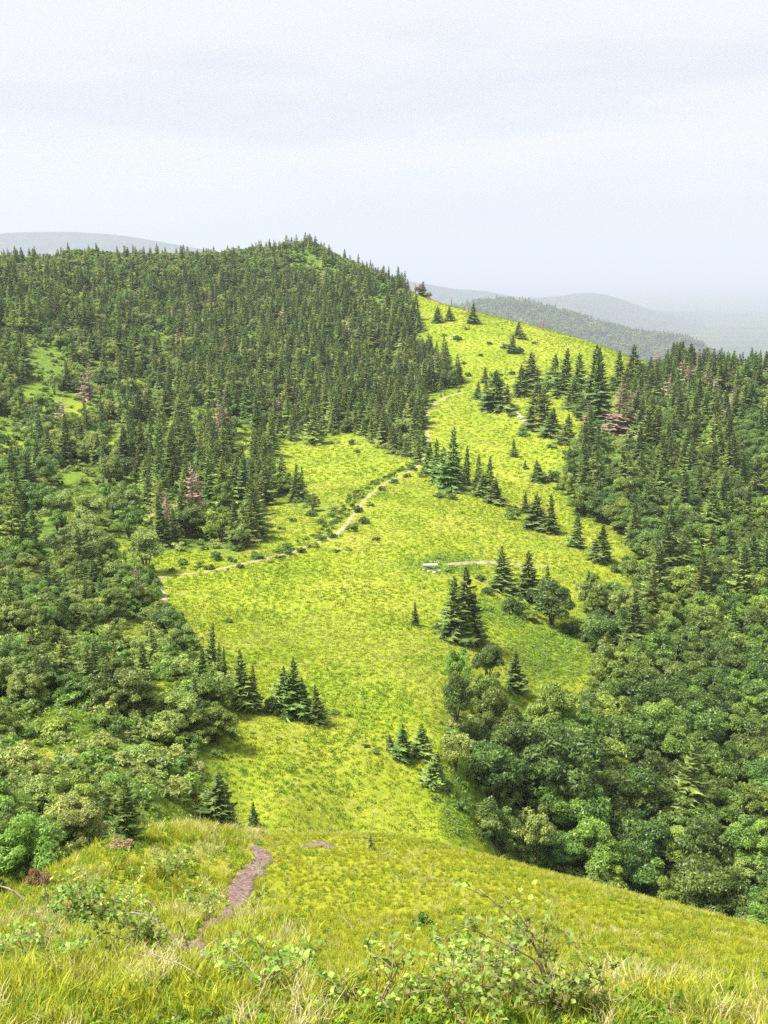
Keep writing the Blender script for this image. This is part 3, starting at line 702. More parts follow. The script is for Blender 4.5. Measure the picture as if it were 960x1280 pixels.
ORDW = 'first second third fourth fifth sixth seventh eighth ninth tenth eleventh twelfth thirteenth fourteenth fifteenth sixteenth seventeenth eighteenth nineteenth twentieth'.split() + ['twenty-' + q for q in 'first second third fourth fifth sixth seventh eighth ninth'.split()]
for (j, kind), L_ in cells.items():
    where = CELLS[j][0]; kw = KW[kind]; lab = {}
    if len(L_) == 1: lab[L_[0]] = 'the one %s %s' % (kw, where)
    else:
        lab[max(L_, key=lambda i: cnt[i])] = 'most prominent %s %s' % (kw, where)
        for k, i in enumerate(sorted(L_, key=lambda i: CAND[i][6])):
            if i not in lab: lab[i] = '%s %s from the left %s' % (ORDW[k] if k < len(ORDW) else 'other', kw, where)
    for i in L_:
        kd, x, y, z, h, wd, a, b, d = CAND[i]
        if i not in lab: lab[i] = 'other %s %s' % (kw, where)
        plant(kd, x, y, zg(x, y), h, wd, lab[i], 'trees ' + where)
def forest_stuff(name, kinds, ids, label):
    meshes = []; off = {}
    for k in kinds: off[k] = len(meshes); meshes += CROWNS[k]
    pos, rot, scl, pick = [], [], [], []
    for i in ids:
        kd, x, y, z, h, wd, a, b, d = CAND[i]; pos.append((x, y, z - 0.05)); rot.append((rnd.gauss(0, 0.03), rnd.gauss(0, 0.03), rnd.random() * 6.28)); scl.append((wd / W0[kd], wd / W0[kd], h)); pick.append(off[kd] + rnd.randrange(len(CROWNS[kd])))
    scatter(name, meshes, pos, rot, scl, pick, label)
rest = [i for i in range(len(CAND)) if i not in sel]
forest_stuff('spruce_forest', ['spruce', 'olive', 'dead'], [i for i in rest if isconif[i] or isdead[i]], 'mass of small spruces covering the hillside')
forest_stuff('broadleaf_forest', ['green', 'dark', 'pale'], [i for i in rest if not (isconif[i] or isdead[i])], 'mass of broadleaf trees between the spruces')

# skirts of the forest: undergrowth
def undergrowth():
    pos, rot, scl, pick = [], [], [], []
    for (x0, x1, y0, y1, step, seed) in ((-210, 90, 150, 600, 3.4, 51), (-70, 40, 40, 150, 1.7, 52), (0, 190, 70, 420, 3.2, 53)):
        r = np.random.default_rng(seed); X, Y = jgrid(x0, x1, y0, y1, step, seed); Z = ground_z(X, Y); px, py, _ = project(X, Y, Z)
        m = forest_mask(X, Y, Z) | ((poly_in(px, py, LEFT) | poly_in(px, py, RIGHT)) & (Y > 40) & (r.random(len(X)) < 0.45))
        for x, y, z in zip(X[m], Y[m], Z[m]):
            h = r.uniform(0.8, 1.8); pos.append((x, y, z - 0.1)); rot.append((0, 0, r.random() * 6.28)); scl.append((h * 1.1, h * 1.1, h)); pick.append(int(r.integers(0, 5)))
    scatter('undergrowth', BSH + BSP, pos, rot, scl, pick, 'low leafy undergrowth under the trees')
undergrowth()
# wooded ridge far off
def ridge_trees():
    X, Y, Z = H1; r = np.random.default_rng(61); pos, rot, scl, pick = [], [], [], []
    ny, nx = X.shape
    for _ in range(11000):
        i, j = r.uniform(0, ny * 0.56), r.uniform(0, nx - 1.01); a, b = int(i), int(j); u, v = i - a, j - b
        g = lambda Q: (Q[a, b] * (1 - v) + Q[a, b + 1] * v) * (1 - u) + (Q[a + 1, b] * (1 - v) + Q[a + 1, b + 1] * v) * u
        h = r.uniform(15, 27) if r.random() < 0.5 else -r.uniform(13, 22)
        pos.append((g(X), g(Y), g(Z) - 0.5)); rot.append((0, 0, r.random() * 6.28)); k = r.integers(0, 4)
        if h > 0: scl.append((h, h, h)); pick.append(int(k % 3))
        else: scl.append((-h, -h, -h * 0.9)); pick.append(int(3 + k % 3))
    scatter('far_wood', SPR[:2] + SPO[:1] + BRD[:2] + BRP[:1], pos, rot, scl, pick, 'hazy wood on the far ridge')
ridge_trees()

# ------------------------------------------------------------------ trails
def smooth_line(pts, n=10):
    pts = np.array(pts, float); o = []
    for i in range(len(pts) - 1):
        p0, p1, p2, p3 = pts[max(i - 1, 0)], pts[i], pts[i + 1], pts[min(i + 2, len(pts) - 1)]
        for t in np.arange(n) / n: o.append(0.5 * ((2 * p1) + (-p0 + p2) * t + (2 * p0 - 5 * p1 + 4 * p2 - p3) * t * t + (-p0 + 3 * p1 - 3 * p2 + p3) * t ** 3))
    o.append(pts[-1]); return np.array(o)
TRAILS = []
def trail(name, pix, width, mat, lift=0.05, step=0.4, jag=0.25, seed=0):
    w3 = np.array([hitm(a, b)[:2] for a, b in pix]); l = smooth_line(w3, 14)
    d = np.concatenate([[0], np.cumsum(np.linalg.norm(np.diff(l, axis=0), axis=1))]); n = max(8, int(d[-1] / step))
    s = np.linspace(0, d[-1], n); c = np.stack([np.interp(s, d, l[:, 0]), np.interp(s, d, l[:, 1])], 1)
    tg = np.gradient(c, axis=0); tg /= np.linalg.norm(tg, axis=1, keepdims=True) + 1e-9; nm = np.stack([-tg[:, 1], tg[:, 0]], 1)
    wv = np.interp(s / d[-1], np.linspace(0, 1, len(np.atleast_1d(width))) if np.ndim(width) else [0, 1], width if np.ndim(width) else [width, width])
    taper = np.minimum(1, np.minimum(s, d[-1] - s) / (wv * 1.2) + 0.15)
    K = 9; V_ = []
    for k in range(K):
        f = k / (K - 1) * 2 - 1
        e = 1 + jag * (fbm(s / (wv.mean() * 1.1), s * 0 + seed + (0 if f < 0 else 7), 71 + seed, 3) - 0.5) * 2
        V_.append(c + nm * (f * wv * 0.5 * taper * e)[:, None])
    V_ = np.stack(V_, 1); dl = np.array([[zg(x, y) for x, y in r] for r in V_])
    kk = 9; dl = np.stack([np.convolve(np.pad(dl[:, k], kk // 2, 'edge'), np.ones(kk) / kk, 'valid') for k in range(K)], 1) if step < 0.3 else dl
    edge_l = np.array([-0.06 if k in (0, K - 1) else lift for k in range(K)])
    v3 = np.concatenate([V_, (dl + edge_l[None])[:, :, None]], 2)
    ii = np.arange(n * K).reshape(n, K); q = np.stack([ii[:-1, :-1], ii[1:, :-1], ii[1:, 1:], ii[:-1, 1:]], -1).reshape(-1, 4)
    link(name, mesh_np(name, v3.reshape(-1, 3), q, [mat], None, True), kind='structure')
    TRAILS.append((c, wv.mean()))
trail('path', [(207, 756), (203, 738), (202, 722), (240, 717), (290, 708), (340, 697), (385, 683), (425, 664), (448, 636), (480, 606), (505, 594), (524, 582), (532, 562), (536, 545), (533, 522), (542, 506), (560, 496), (580, 490)], [0.8, 1.0, 0.95, 0.8, 0.75, 0.85, 1.1, 1.0], M['dirt'], 0.06, 0.5, 0.35, 1)
trail('path', [(556, 706), (585, 704), (612, 703), (640, 706), (690, 708)], [1.0, 2.2, 2.0, 1.2, 0.6], M['dirt'], 0.05, 0.5, 0.6, 2)
trail('path', [(318, 1058), (327, 1068), (325, 1080), (310, 1098), (298, 1120), (293, 1138), (282, 1150), (262, 1162), (248, 1180), (240, 1200)], [0.45, 0.62, 0.5, 0.42, 0.34, 0.3, 0.22], M['dirt_pink'], 0.05, 0.07, 0.85, 3)
trail('path', [(365, 1058), (395, 1058), (428, 1060)], [0.4, 0.9, 0.4], M['dirt_pink'], 0.03, 0.12, 0.6, 4)
trail('path', [(632, 508), (645, 518), (660, 530)], [0.8, 2.0, 0.8], M['stone'], 0.05, 0.5, 0.5, 5)
def trail_dist(X, Y):
    d = np.full(np.shape(X), 1e9)
    for c, wv in TRAILS:
        for i in range(0, len(c), 2): d = np.minimum(d, np.hypot(X - c[i, 0], Y - c[i, 1]) - wv * 0.42)
    return d

def trail_scrub():
    r = np.random.default_rng(77); pos, rot, scl, pick = [], [], [], []
    c, wv = TRAILS[0]; tg = np.gradient(c, axis=0); nm = np.stack([-tg[:, 1], tg[:, 0]], 1) / (np.linalg.norm(tg, axis=1, keepdims=True) + 1e-9)
    for i in range(len(c)):
        a, b, _ = project(c[i, 0], c[i, 1], zg(*c[i]))
        dens = np.interp(a, [200, 300, 345, 400, 470, 525, 535, 580], [0.12, 0.2, 0.75, 0.9, 0.85, 0.6, 0.3, 0.1]) if a > 198 else 0
        for sgn in (1, 1, -1):
            if r.random() > dens * (0.42 if sgn > 0 else 0.08): continue
            q = c[i] + nm[i] * sgn * r.uniform(1.3, 3.4 if sgn > 0 else 2.2) + r.normal(size=2) * 0.3; h = r.uniform(0.3, 0.85)
            w_ = h * r.uniform(0.7, 1.4); pos.append((q[0], q[1], zg(*q) - 0.08)); rot.append((r.normal(0, 0.15), r.normal(0, 0.15), r.random() * 6.28)); scl.append((w_, w_ * r.uniform(0.7, 1.3), h)); pick.append(int(r.integers(0, 5)))
    scatter('trail_scrub', BSH + BSD, pos, rot, scl, pick, 'tangled low scrub along the upper side of the trail')
trail_scrub()
def foot_herbs():
    r = np.random.default_rng(79); pos, rot, scl, pick = [], [], [], []
    for kd, a, b in HAND:
        if b > 1020: continue
        p = hitm(a, b)
        for _ in range(4):
            q = p[:2] + r.normal(size=2) * np.array([1.2, 1.0]); h = r.uniform(0.2, 0.5); w_ = h * r.uniform(0.9, 1.6)
            pos.append((q[0], q[1], zg(*q) - 0.06)); rot.append((0, 0, r.random() * 6.28)); scl.append((w_, w_, h)); pick.append(int(r.integers(0, 5)))
    scatter('rough_herbs', BSH + BSD, pos, rot, scl, pick, 'rough herbs and saplings round the feet of the meadow trees')
foot_herbs()

# ------------------------------------------------------------------ grass
def tuft(name, mat, seed, blades, h, spread, wid, lean=0.5, seedheads=0):
    r = np.random.default_rng(seed); mb = MB(); Q, T, v4, v3 = [], [], [], []
    for i in range(blades):
        a = r.random() * 6.28; o = np.array([math.cos(a), math.sin(a), 0]) * spread * math.sqrt(r.random()); b = r.random() * 6.28
        d = np.array([math.cos(b), math.sin(b), 0]); s_ = np.array([-d[1], d[0], 0]) * wid * (0.6 + 0.7 * r.random()); hh = h * (0.55 + 0.65 * r.random()); ln = lean * hh * (0.3 + r.random())
        m_ = o + d * ln * 0.35 + np.array([0, 0, hh * 0.62]); t_ = o + d * ln + np.array([0, 0, hh * (1 - 0.25 * lean * r.random())]); tv = r.random()
        o = o - np.array([0, 0, 0.06])
        Q.append([o - s_, o + s_, m_ + s_ * 0.8, m_ - s_ * 0.8]); v4.append(tv * 0.8); T.append([m_ - s_ * 0.8, m_ + s_ * 0.8, t_]); v3.append(min(1, tv * 0.8 + 0.2))
    mb.quads(Q, np.array(v4)); mb.tris(T, np.array(v3)); return mb.mesh(name, [mat])
def herb(name, mat, seed, leaves, r0, h, s):
    r = np.random.default_rng(seed); mb = MB(); Q = []
    for i in range(leaves):
        a = r.random() * 6.28; q = r0 * math.sqrt(r.random()); p = np.array([q * math.cos(a), q * math.sin(a), h * r.uniform(0.3, 1.0)])
        nrm = unit(np.array([math.cos(a) * 0.6, math.sin(a) * 0.6, 0.8]) + r.normal(size=3) * 0.35); t1 = unit(np.cross(nrm, r.normal(size=3))); t2 = np.cross(nrm, t1); e = s * r.uniform(0.6, 1.3)
        Q.append([p - t1 * e, p + t2 * e * 0.5, p + t1 * e - nrm * e * 0.3, p - t2 * e * 0.5])
    mb.quads(Q, r.random(leaves)); return mb.mesh(name, [mat])
NEAR = [tuft('near tuft', M['near_grass'], 300 + i, 26, 0.26 + 0.05 * i, 0.13, 0.009) for i in range(4)] + [tuft('near green tuft', M['grass_green'], 310 + i, 24, 0.28, 0.13, 0.010) for i in range(2)] + \
       [tuft('near dry tuft', M['straw'], 320 + i, 16, 0.40 + 0.06 * i, 0.12, 0.007, 0.55) for i in range(3)] + [herb('near herb', M['grass_green'], 330 + i, 24, 0.14, 0.24, 0.06) for i in range(2)] + [herb('near dark herb', M['leaf'], 335, 26, 0.16, 0.25, 0.06)]
def near_grass():
    r = np.random.default_rng(71); P_, R_, S_, K_ = [], [], [], []
    for (y0, y1, dens) in ((4.5, 12, 75), (12, 20, 70), (20, 44, 46)):
        n = int((y1 - y0) * (0.8 * y1 + 3) * dens); Y = r.uniform(y0, y1, n); X = r.uniform(-1, 1, n) * (0.4 * y1 + 1.5)
        m = np.abs(X) < 0.40 * Y + 1.2; X, Y = X[m], Y[m]; Z = ground_z(X, Y); td = trail_dist(X, Y)
        g1 = fbm(X / 1.6, Y / 1.6, 81, 3); g2 = fbm(X / 0.9, Y / 2.0, 82, 3); px, py, _ = project(X, Y, Z)
        for x, y, z, t, a, b, u, v in zip(X, Y, Z, td, g1, g2, px, py):
            if t < -0.14 + 0.30 * b: continue
            yellow = u > 330 + 60 * (v > 1150) and v < 1225 + 30 * (a - 0.5)
            q = r.random()
            if not yellow and r.random() < (0.1 if y < 20 else 0.45): continue
            if b > 0.60 and q < (0.2 if yellow else 0.30): k = 6 + int(r.integers(0, 3))
            elif a < (0.40 if yellow else 0.47) and q < (0.45 if yellow else 0.8): k = (4, 5, 9, 10, 11)[int(r.integers(0, 5))]
            elif q < 0.12: k = (4, 5, 9, 9, 7)[int(r.integers(0, 5))]
            elif not yellow and q < 0.30: k = (4, 5, 9, 10, 11)[int(r.integers(0, 5))]
            else: k = int(r.integers(0, 4))
            s = r.uniform(0.7, 1.25) * (0.32 if yellow else 0.56 + 0.14 * (a > 0.5))
            P_.append((x, y, z)); R_.append((r.normal(0.25, 0.12), r.normal(0, 0.15), r.random() * 6.28)); S_.append((s, s, s)); K_.append(k)
    scatter('near_grass', NEAR, P_, R_, S_, K_, 'tall yellow green grass on the near slope')
near_grass()
MEAD = [tuft('meadow tuft', M['grass'], 340 + i, 20, 0.20, 0.42, 0.035, 0.9) for i in range(4)] + [tuft('meadow green tuft', M['grass_green'], 350 + i, 18, 0.22, 0.36, 0.04, 0.8) for i in range(2)] + \
       [tuft('meadow dull tuft', M['dull'], 380 + i, 18, 0.2, 0.4, 0.03, 0.9) for i in range(2)] + [tuft('meadow dry tuft', M['straw'], 360 + i, 12, 0.22, 0.4, 0.025, 0.9) for i in range(2)] + [herb('meadow herb', M['grass_green'], 370 + i, 26, 0.4, 0.32, 0.13) for i in range(2)] + [herb('meadow dark herb', M['leaf'], 375 + i, 30, 0.42, 0.4, 0.14) for i in range(2)]
def meadow_grass():
    r = np.random.default_rng(73); P_, R_, S_, K_ = [], [], [], []
    for (y0, y1, step, sc) in ((44, 130, 0.46, 0.68), (130, 230, 0.68, 0.85), (230, 520, 1.25, 1.25)):
        X, Y = jgrid(-60 if y0 < 200 else -70, 50 if y0 < 200 else 120, y0, y1, step, int(y0)); m = np.abs(X) < 0.37 * Y + 2; X, Y = X[m], Y[m]
        Z = ground_z(X, Y); m = ~forest_mask(X, Y, Z); px, py, _ = project(X, Y, Z); m &= (px > -40) & (px < 1000)
        X, Y, Z, px, py = X[m], Y[m], Z[m], px[m], py[m]; td = trail_dist(X, Y); lu_ = lush(px, py, Y); g1 = fbm(X / 5, Y / 7, 91, 4); g2 = fbm(X / 8, Y / 5, 92, 4)
        g3 = fbm(X / 11, Y / 15, 95, 4)
        for x, y, z, t, l_, a, b, gd in zip(X, Y, Z, td, lu_, g1, g2, g3):
            if t < 0.28 * sc: continue
            q = r.random()
            if q < l_ * 0.85: k = (10, 11, 12, 13, 4, 10)[int(r.integers(0, 6))]
            elif a < 0.45 and q < 0.6: k = (4, 5, 4, 11)[int(r.integers(0, 4))]
            elif gd > 0.545 and q < 0.75: k = (6, 7, 8, 6)[int(r.integers(0, 4))]
            elif q < 0.08: k = (4, 5, 10, 11)[int(r.integers(0, 4))]
            elif b > 0.53 and q < 0.42: k = 8 + int(r.integers(0, 2))
            else: k = int(r.integers(0, 4))
            s = sc * r.uniform(0.65, 1.35); P_.append((x, y, z)); R_.append((r.normal(0, 0.1), r.normal(0, 0.1), r.random() * 6.28)); S_.append((s, s, s * r.uniform(0.6, 1.2))); K_.append(k)
    scatter('meadow_grass', MEAD, P_, R_, S_, K_, 'short yellow green meadow grass with herbs')
meadow_grass()

# ------------------------------------------------------------------ bushes along the trail and dotted over the meadows
BUSH_L = {}
BUSHES = """
350,698,9,18 362,693,9,16 376,690,10,16 392,684,11,18 404,676,10,14 416,672,11,16 441,664,16,20 455,655,15,18 446,640,14,18 463,632,10,14 477,613,9,12 492,604,10,14 508,596,9,14 517,588,11,12
300,710,7,12 262,712,8,14 228,706,10,14 270,700,14,16 250,708,10,12 322,698,12,22 540,590,9,16 528,596,8,14 550,622,8,18 566,624,8,14 436,688,8,12 420,690,7,12 470,675,6,14
375,610,9,14 388,645,12,18 402,655,12,16 365,652,9,14 440,556,12,12 447,566,8,10 352,662,7,14 640,640,10,20 700,612,9,18 715,632,8,16 770,715,11,16 785,705,12,18 660,775,12,24 712,790,14,26 732,800,12,24
560,715,6,14 600,725,8,16 610,742,9,18 650,760,10,20 560,770,12,18 548,786,9,16 600,800,10,22 285,778,6,14 290,920,10,20 270,945,10,18 262,1000,14,24 250,1020,12,20 560,985,10,20 575,1010,12,24 600,1048,12,22 586,975,9,18 545,1000,6,14
655,545,8,18 690,560,7,16 640,520,6,16 560,395,4,8 583,412,4,8 612,430,4,8 600,445,4,8 555,420,4,8 668,430,4,8 580,455,4,8 625,470,5,10 585,470,6,10 640,468,5,10 660,470,5,10
"""
for i, tok in enumerate(BUSHES.split()):
    a, b, h, wp = map(float, tok.split(','))
    near = [('the bench', 538, 707), ('the trail bend', 450, 640), ('the long trail', 330, 700), ('the left trail end', 215, 715), ('the hanging clearing', 420, 590), ('the trailside spruces', 570, 610), ('the touching spruce pair', 577, 800),
            ('the broad round tree', 690, 780), ('the summit meadow spruces', 570, 405), ('the ridge meadow', 640, 450), ('the right forest corner', 700, 600), ('the two lone dark spruces', 740, 690), ('the left scrub tip', 285, 930), ('the near knoll crest', 260, 1010), ('the lower meadow rim', 575, 1000), ('the gravel scar', 655, 540)]
    nb = min(near, key=lambda q: math.hypot(q[1] - a, q[2] - b)); dx, dy = a - nb[1], b - nb[2]
    side = ('left of' if dx < 0 else 'right of') if abs(dx) > abs(dy) else ('above' if dy < 0 else 'below')
    kd = 'darkbush' if i % 3 else 'bush'; size = 'low flat' if h < 8 else 'knee-high' if h < 11 else 'taller'
    dd = math.hypot(dx, dy); far = 'close' if dd < 14 else 'a little way' if dd < 34 else 'some way'
    if b < 700 and a < 530: h *= 0.72; wp *= 0.9
    BUSH_L.setdefault('%s %s bush %s %s %s' % (size, 'dark' if kd == 'darkbush' else 'green', far, side, nb[0]), []).append((a, b, h, wp, kd))
for lab, L_ in BUSH_L.items():
    for k, (a, b, h, wp, kd) in enumerate(sorted(L_)):
        px_tree(kd, a, b, b - h, wp, lab if len(L_) == 1 else '%s from the left, %s' % (ORDW[k], lab), 'bushes dotted over the meadow')

# ------------------------------------------------------------------ bench, stones, snags
def box(mb, c, s, rz=0.0, bev=0.0):
    c = np.array(c, float); x, y, z = np.array(s, float) / 2
    v = np.array([(-x, -y, -z), (x, -y, -z), (x, y, -z), (-x, y, -z), (-x, -y, z), (x, -y, z), (x, y, z), (-x, y, z)])
    v = np.stack([v[:, 0] * math.cos(rz) - v[:, 1] * math.sin(rz), v[:, 0] * math.sin(rz) + v[:, 1] * math.cos(rz), v[:, 2]], 1) + c
    f = [(0, 3, 2, 1), (4, 5, 6, 7), (0, 1, 5, 4), (1, 2, 6, 5), (2, 3, 7, 6), (3, 0, 4, 7)]
    mb.quads([[v[k] for k in q] for q in f])
bp = hitm(538, 711)
bt = thing('bench', (bp[0], bp[1], bp[2]), 'small white plank bench standing on stones in the middle of the meadow', 'bench', None, None, 0.04)
for k in range(3):
    mb = MB(); box(mb, (0, -0.24 + 0.24 * k, 0.62), (2.15, 0.22, 0.07)); link('plank', mb.mesh('plank', [M['white']]), bt)
mb = MB(); box(mb, (0, 0, 0.535), (2.0, 0.56, 0.09)); link('seat_frame', mb.mesh('seat_frame', [M['bark']]), bt)
for sx in (-0.82, 0.82):
    mb = MB(); box(mb, (sx, 0, 0.22), (0.16, 0.52, 0.56)); link('leg', mb.mesh('leg', [M['stone']]), bt)
def rock_mesh(seed):
    r = np.random.default_rng(seed); import bmesh
    bm = bmesh.new(); bmesh.ops.create_icosphere(bm, subdivisions=2, radius=1)
    for v in bm.verts:
        k = 0.75 + 0.5 * float(vnoise(np.array(v.co.x * 1.7 + seed), np.array(v.co.y * 1.7 + v.co.z * 2.3), seed)); v.co *= k; v.co.z *= 0.6
    me = bpy.data.meshes.new('stone'); bm.to_mesh(me); bm.free(); me.materials.append(M['stone']); return me
RK = [rock_mesh(i) for i in range(4)]; RKD = [rock_mesh(10 + i) for i in range(4)]
for me in RKD: me.materials.clear(); me.materials.append(M['dirt_pink'])
for i, (a, b, s, lab) in enumerate([(530, 713, 0.30, 'grey stone under the left end of the white bench'), (536, 715, 0.34, 'grey stone in front of the middle of the white bench'), (543, 716, 0.38, 'grey stone in front of the right end of the white bench'), (549, 714, 0.32, 'grey stone just right of the white bench'),
                                    (556, 712, 0.28, 'outermost grey stone at the track end beside the white bench'), (563, 424, 0.8, 'pale stone on the summit meadow left of a dark bush'), (568, 420, 0.6, 'smaller pale stone above the dark bush on the summit meadow'), (600, 404, 0.7, 'mauve stone at the foot of the ridge line spruce')]):
    p = hitm(a, b); o = link('stone', RK[i % 4], None, label=lab, category='stone', group='stones on the meadow'); o.location = (p[0], p[1], p[2] + 0.08); o.scale = (s, s * 0.8, s * 0.8); o.rotation_euler = (0, 0, i)
for (a, b, t, lab) in [(547.5, 369, 360, 'leftmost reddish snag on the ridge line, near the skyline spruce'), (564, 377, 366, 'thin lone reddish snag on the ridge line'), (585, 391, 383, 'short reddish snag left of the ridge line spruce'), (580, 388, 382, 'stubby reddish snag in the middle of the ridge line'),
                       (674.5, 410, 399, 'left one of two close reddish snags on the right ridge line'), (678.5, 413, 399, 'taller right one of two close reddish snags on the right ridge line'), (519, 366, 353, 'reddish bare snag at the forest end of the ridge line')]:
    p = hitm(a, b); dep = p[1] * cp - p[2] * sp; h = (b - t) * dep / F; mb = MB(); r = rnd.random
    mb.tube([(0, 0, -0.3), (0.03, 0.02, h * 0.5), (0.1 * r(), 0.1 * r(), h)], [0.3, 0.24, 0.12], 6); mb.tube([(0.02, 0, h * 0.55), (0.5, 0.1, h * 0.7)], [0.09, 0.03], 4); mb.tube([(0.02, 0, h * 0.7), (-0.45, 0.1, h * 0.82)], [0.08, 0.03], 4)
    sn = link('snag', mb.mesh('snag', [M['red_wood']], True), None, label=lab, category='snag', group='dead snags on the ridge'); sn.location = p

def path_gravel():
    r = np.random.default_rng(83); pos, rot, scl, pick = [], [], [], []
    for c, wv in TRAILS[2:4]:
        for _ in range(int(90 * len(c) / 150)):
            q = c[int(r.integers(len(c)))] + r.normal(size=2) * wv * 0.34; k = 0.012 + 0.05 * r.random() ** 2.5
            pos.append((q[0], q[1], zg(*q) + 0.045)); rot.append(tuple(r.normal(0, 0.3, 2)) + (r.random() * 6.28,)); scl.append((k * 1.3, k, k)); pick.append(int(r.integers(0, 4)))
    scatter('path_gravel', RKD, pos, rot, scl, pick, 'loose stones on the near path')
path_gravel()

# ------------------------------------------------------------------ near shrubs and dead wood
LEAFM = []
def leaf_mesh(seed, mat):
    r = np.random.default_rng(seed); mb = MB(); w_ = 0.34 + 0.06 * r.random(); c = 0.16
    pts = [(0, 0, 0), (w_ * 0.8, 0.3, -0.02), (w_, 0.55, -0.06), (0, 1.0, -0.22), (-w_, 0.55, -0.06), (-w_ * 0.8, 0.3, -0.02)]; m1, m2 = (0, 0.3, -c * 0.6), (0, 0.6, -c * 0.9); pts = np.array(pts)
    T = [[pts[0], pts[1], m1], [pts[1], pts[2], m2], [pts[1], m2, m1], [pts[2], pts[3], m2], [pts[3], pts[4], m2], [pts[4], pts[5], m2], [pts[5], m1, m2], [pts[5], pts[0], m1]]
    mb.tris(T, r.random(8) * 0.4 + 0.3); return mb.mesh('leaf', [mat])
M['shrub_leaf'] = leaf_mat('shrub leaves', (0.11, 0.21, 0.026), (0.44, 0.57, 0.12), 0.45, 0.55, 0.4, 0.025, 0.25)
LEAFM = [leaf_mesh(i, M['shrub_leaf']) for i in range(3)]
def shrub(name, bx, by, branches, label, seed, leaf_size, n_leaf, Yfix=None, limit=300, group='leafy shrubs on the near slope'):
    """branches: list of (dx, dy) in metres of tips in the plane facing the valley, from the base"""
    r = np.random.default_rng(seed); p = hitm(bx, by) if Yfix is None else np.array([*at(bx, by, Yfix)[:2], 0]);
    if Yfix is not None: p[2] = zg(p[0], p[1])
    t = thing(name, p, label, 'shrub', group); spots = []
    for (dx, dz) in branches:
        dy = r.normal(0, 0.28 * abs(dz) + 0.1); tip = np.array([dx, dy, dz]); mid = tip * 0.5 + np.array([r.normal(0, 0.06), r.normal(0, 0.06), 0.12 * abs(dz)])
        pts = smooth_line([np.array([0, 0, -0.05]), mid * 0.55, mid, tip], 4); mb = MB(); L_ = np.linalg.norm(tip)
        mb.tube(pts, np.linspace(0.013, 0.003, len(pts)) * (0.6 + 0.5 * L_), 5)
        for k in range(5):
            q = pts[int(len(pts) * (0.45 + 0.1 * k))]; e = q + np.array([r.normal(0, 0.15), r.normal(0, 0.15), 0.08 + 0.14 * r.random()]); mb.tube([q, (q + e) / 2 + r.normal(size=3) * 0.02, e], [0.005, 0.004, 0.002], 4); spots += [(q, e)] * 2
        spots += [(pts[-3], pts[-1] + np.array([0, 0, 0.05]))] * 3; spots.append((pts[len(pts) // 2], pts[-1]))
        link('branch', mb.mesh('branch', [M['twig']], True), t)
    bulk = MB()
    for k in range(int(n_leaf * 3.2)):
        q, e = spots[int(r.integers(len(spots)))]; f = r.uniform(0.1, 1.05); c = q + (e - q) * f + r.normal(size=3) * 0.03
        sc = leaf_size * r.uniform(0.55, 1.2); ro = (r.normal(0.35, 0.5), r.normal(0, 0.5), r.random() * 6.28)
        if k < min(n_leaf, limit):
            o = link('leaf', LEAFM[k % 3], t); o.location = c; o.scale = (sc, sc, sc); o.rotation_euler = ro
        else:
            R3 = np.array(Euler(ro).to_matrix()); q4 = np.array([(0, 0, 0), (0.36, 0.5, -0.04), (0, 1.0, -0.2), (-0.36, 0.5, -0.04)]) * sc
            bulk.quads([q4 @ R3.T + c], r.random())
    if bulk.n: link('foliage', bulk.mesh('foliage', [M['shrub_leaf']]), t, kind='stuff')
    return t
M['twig'] = noise_mat('twigs', [(0.16, 0.10, 0.08), (0.42, 0.32, 0.25)], 12, 0.85, 0.2)
shrub('shrub', 705, 1272, [(-1.3, 0.55), (-1.15, 0.85), (-0.9, 1.0), (-0.55, 1.08), (-0.2, 1.0), (0.15, 0.85), (0.45, 0.62), (-0.75, 1.15), (-0.65, 0.6), (-0.3, 0.65), (-1.0, 0.35), (0.3, 0.42), (-0.9, 0.25), (-0.5, 0.5), (-0.2, 0.55), (0.1, 0.4), (-0.7, 0.1), (0.45, 0.3)], 'largest leafy green shrub with bare crooked stems, low on the near slope', 401, 0.066, 300)
shrub('shrub', 590, 1285, [(-0.3, 0.5), (-0.15, 0.65), (0.1, 0.6), (0.3, 0.45), (-0.4, 0.25), (0.2, 0.25)], 'low leafy shrub in the grass left of the largest shrub', 402, 0.062, 130)
shrub('shrub', 640, 1215, [(-0.12, 0.55), (0.02, 0.75), (0.1, 0.5), (0.22, 0.62), (-0.2, 0.35)], 'upright sprig with pale leaves rising behind the largest shrub', 403, 0.06, 70)
shrub('shrub', 205, 1205, [(-0.9, 0.45), (-0.65, 0.65), (-0.45, 0.75), (-0.2, 0.6), (0.05, 0.55), (-0.8, 0.25), (-0.3, 0.4)], 'straggly leafy shrub around the bleached dead branch', 404, 0.07, 170)
shrub('shrub', 110, 1170, [(-0.5, 0.6), (-0.3, 0.8), (0.0, 0.7), (0.3, 0.8), (0.5, 0.6), (0.7, 0.4), (-0.6, 0.3), (0.2, 0.5)], 'wide leafy shrub on the left near slope below the reddish bush', 405, 0.08, 220)
shrub('shrub', 590, 1240, [(-0.35, 0.4), (-0.2, 0.6), (0.0, 0.6), (0.2, 0.5), (0.35, 0.35)], 'leafy shrub between the largest shrub and the small grey brown bush', 406, 0.062, 130)
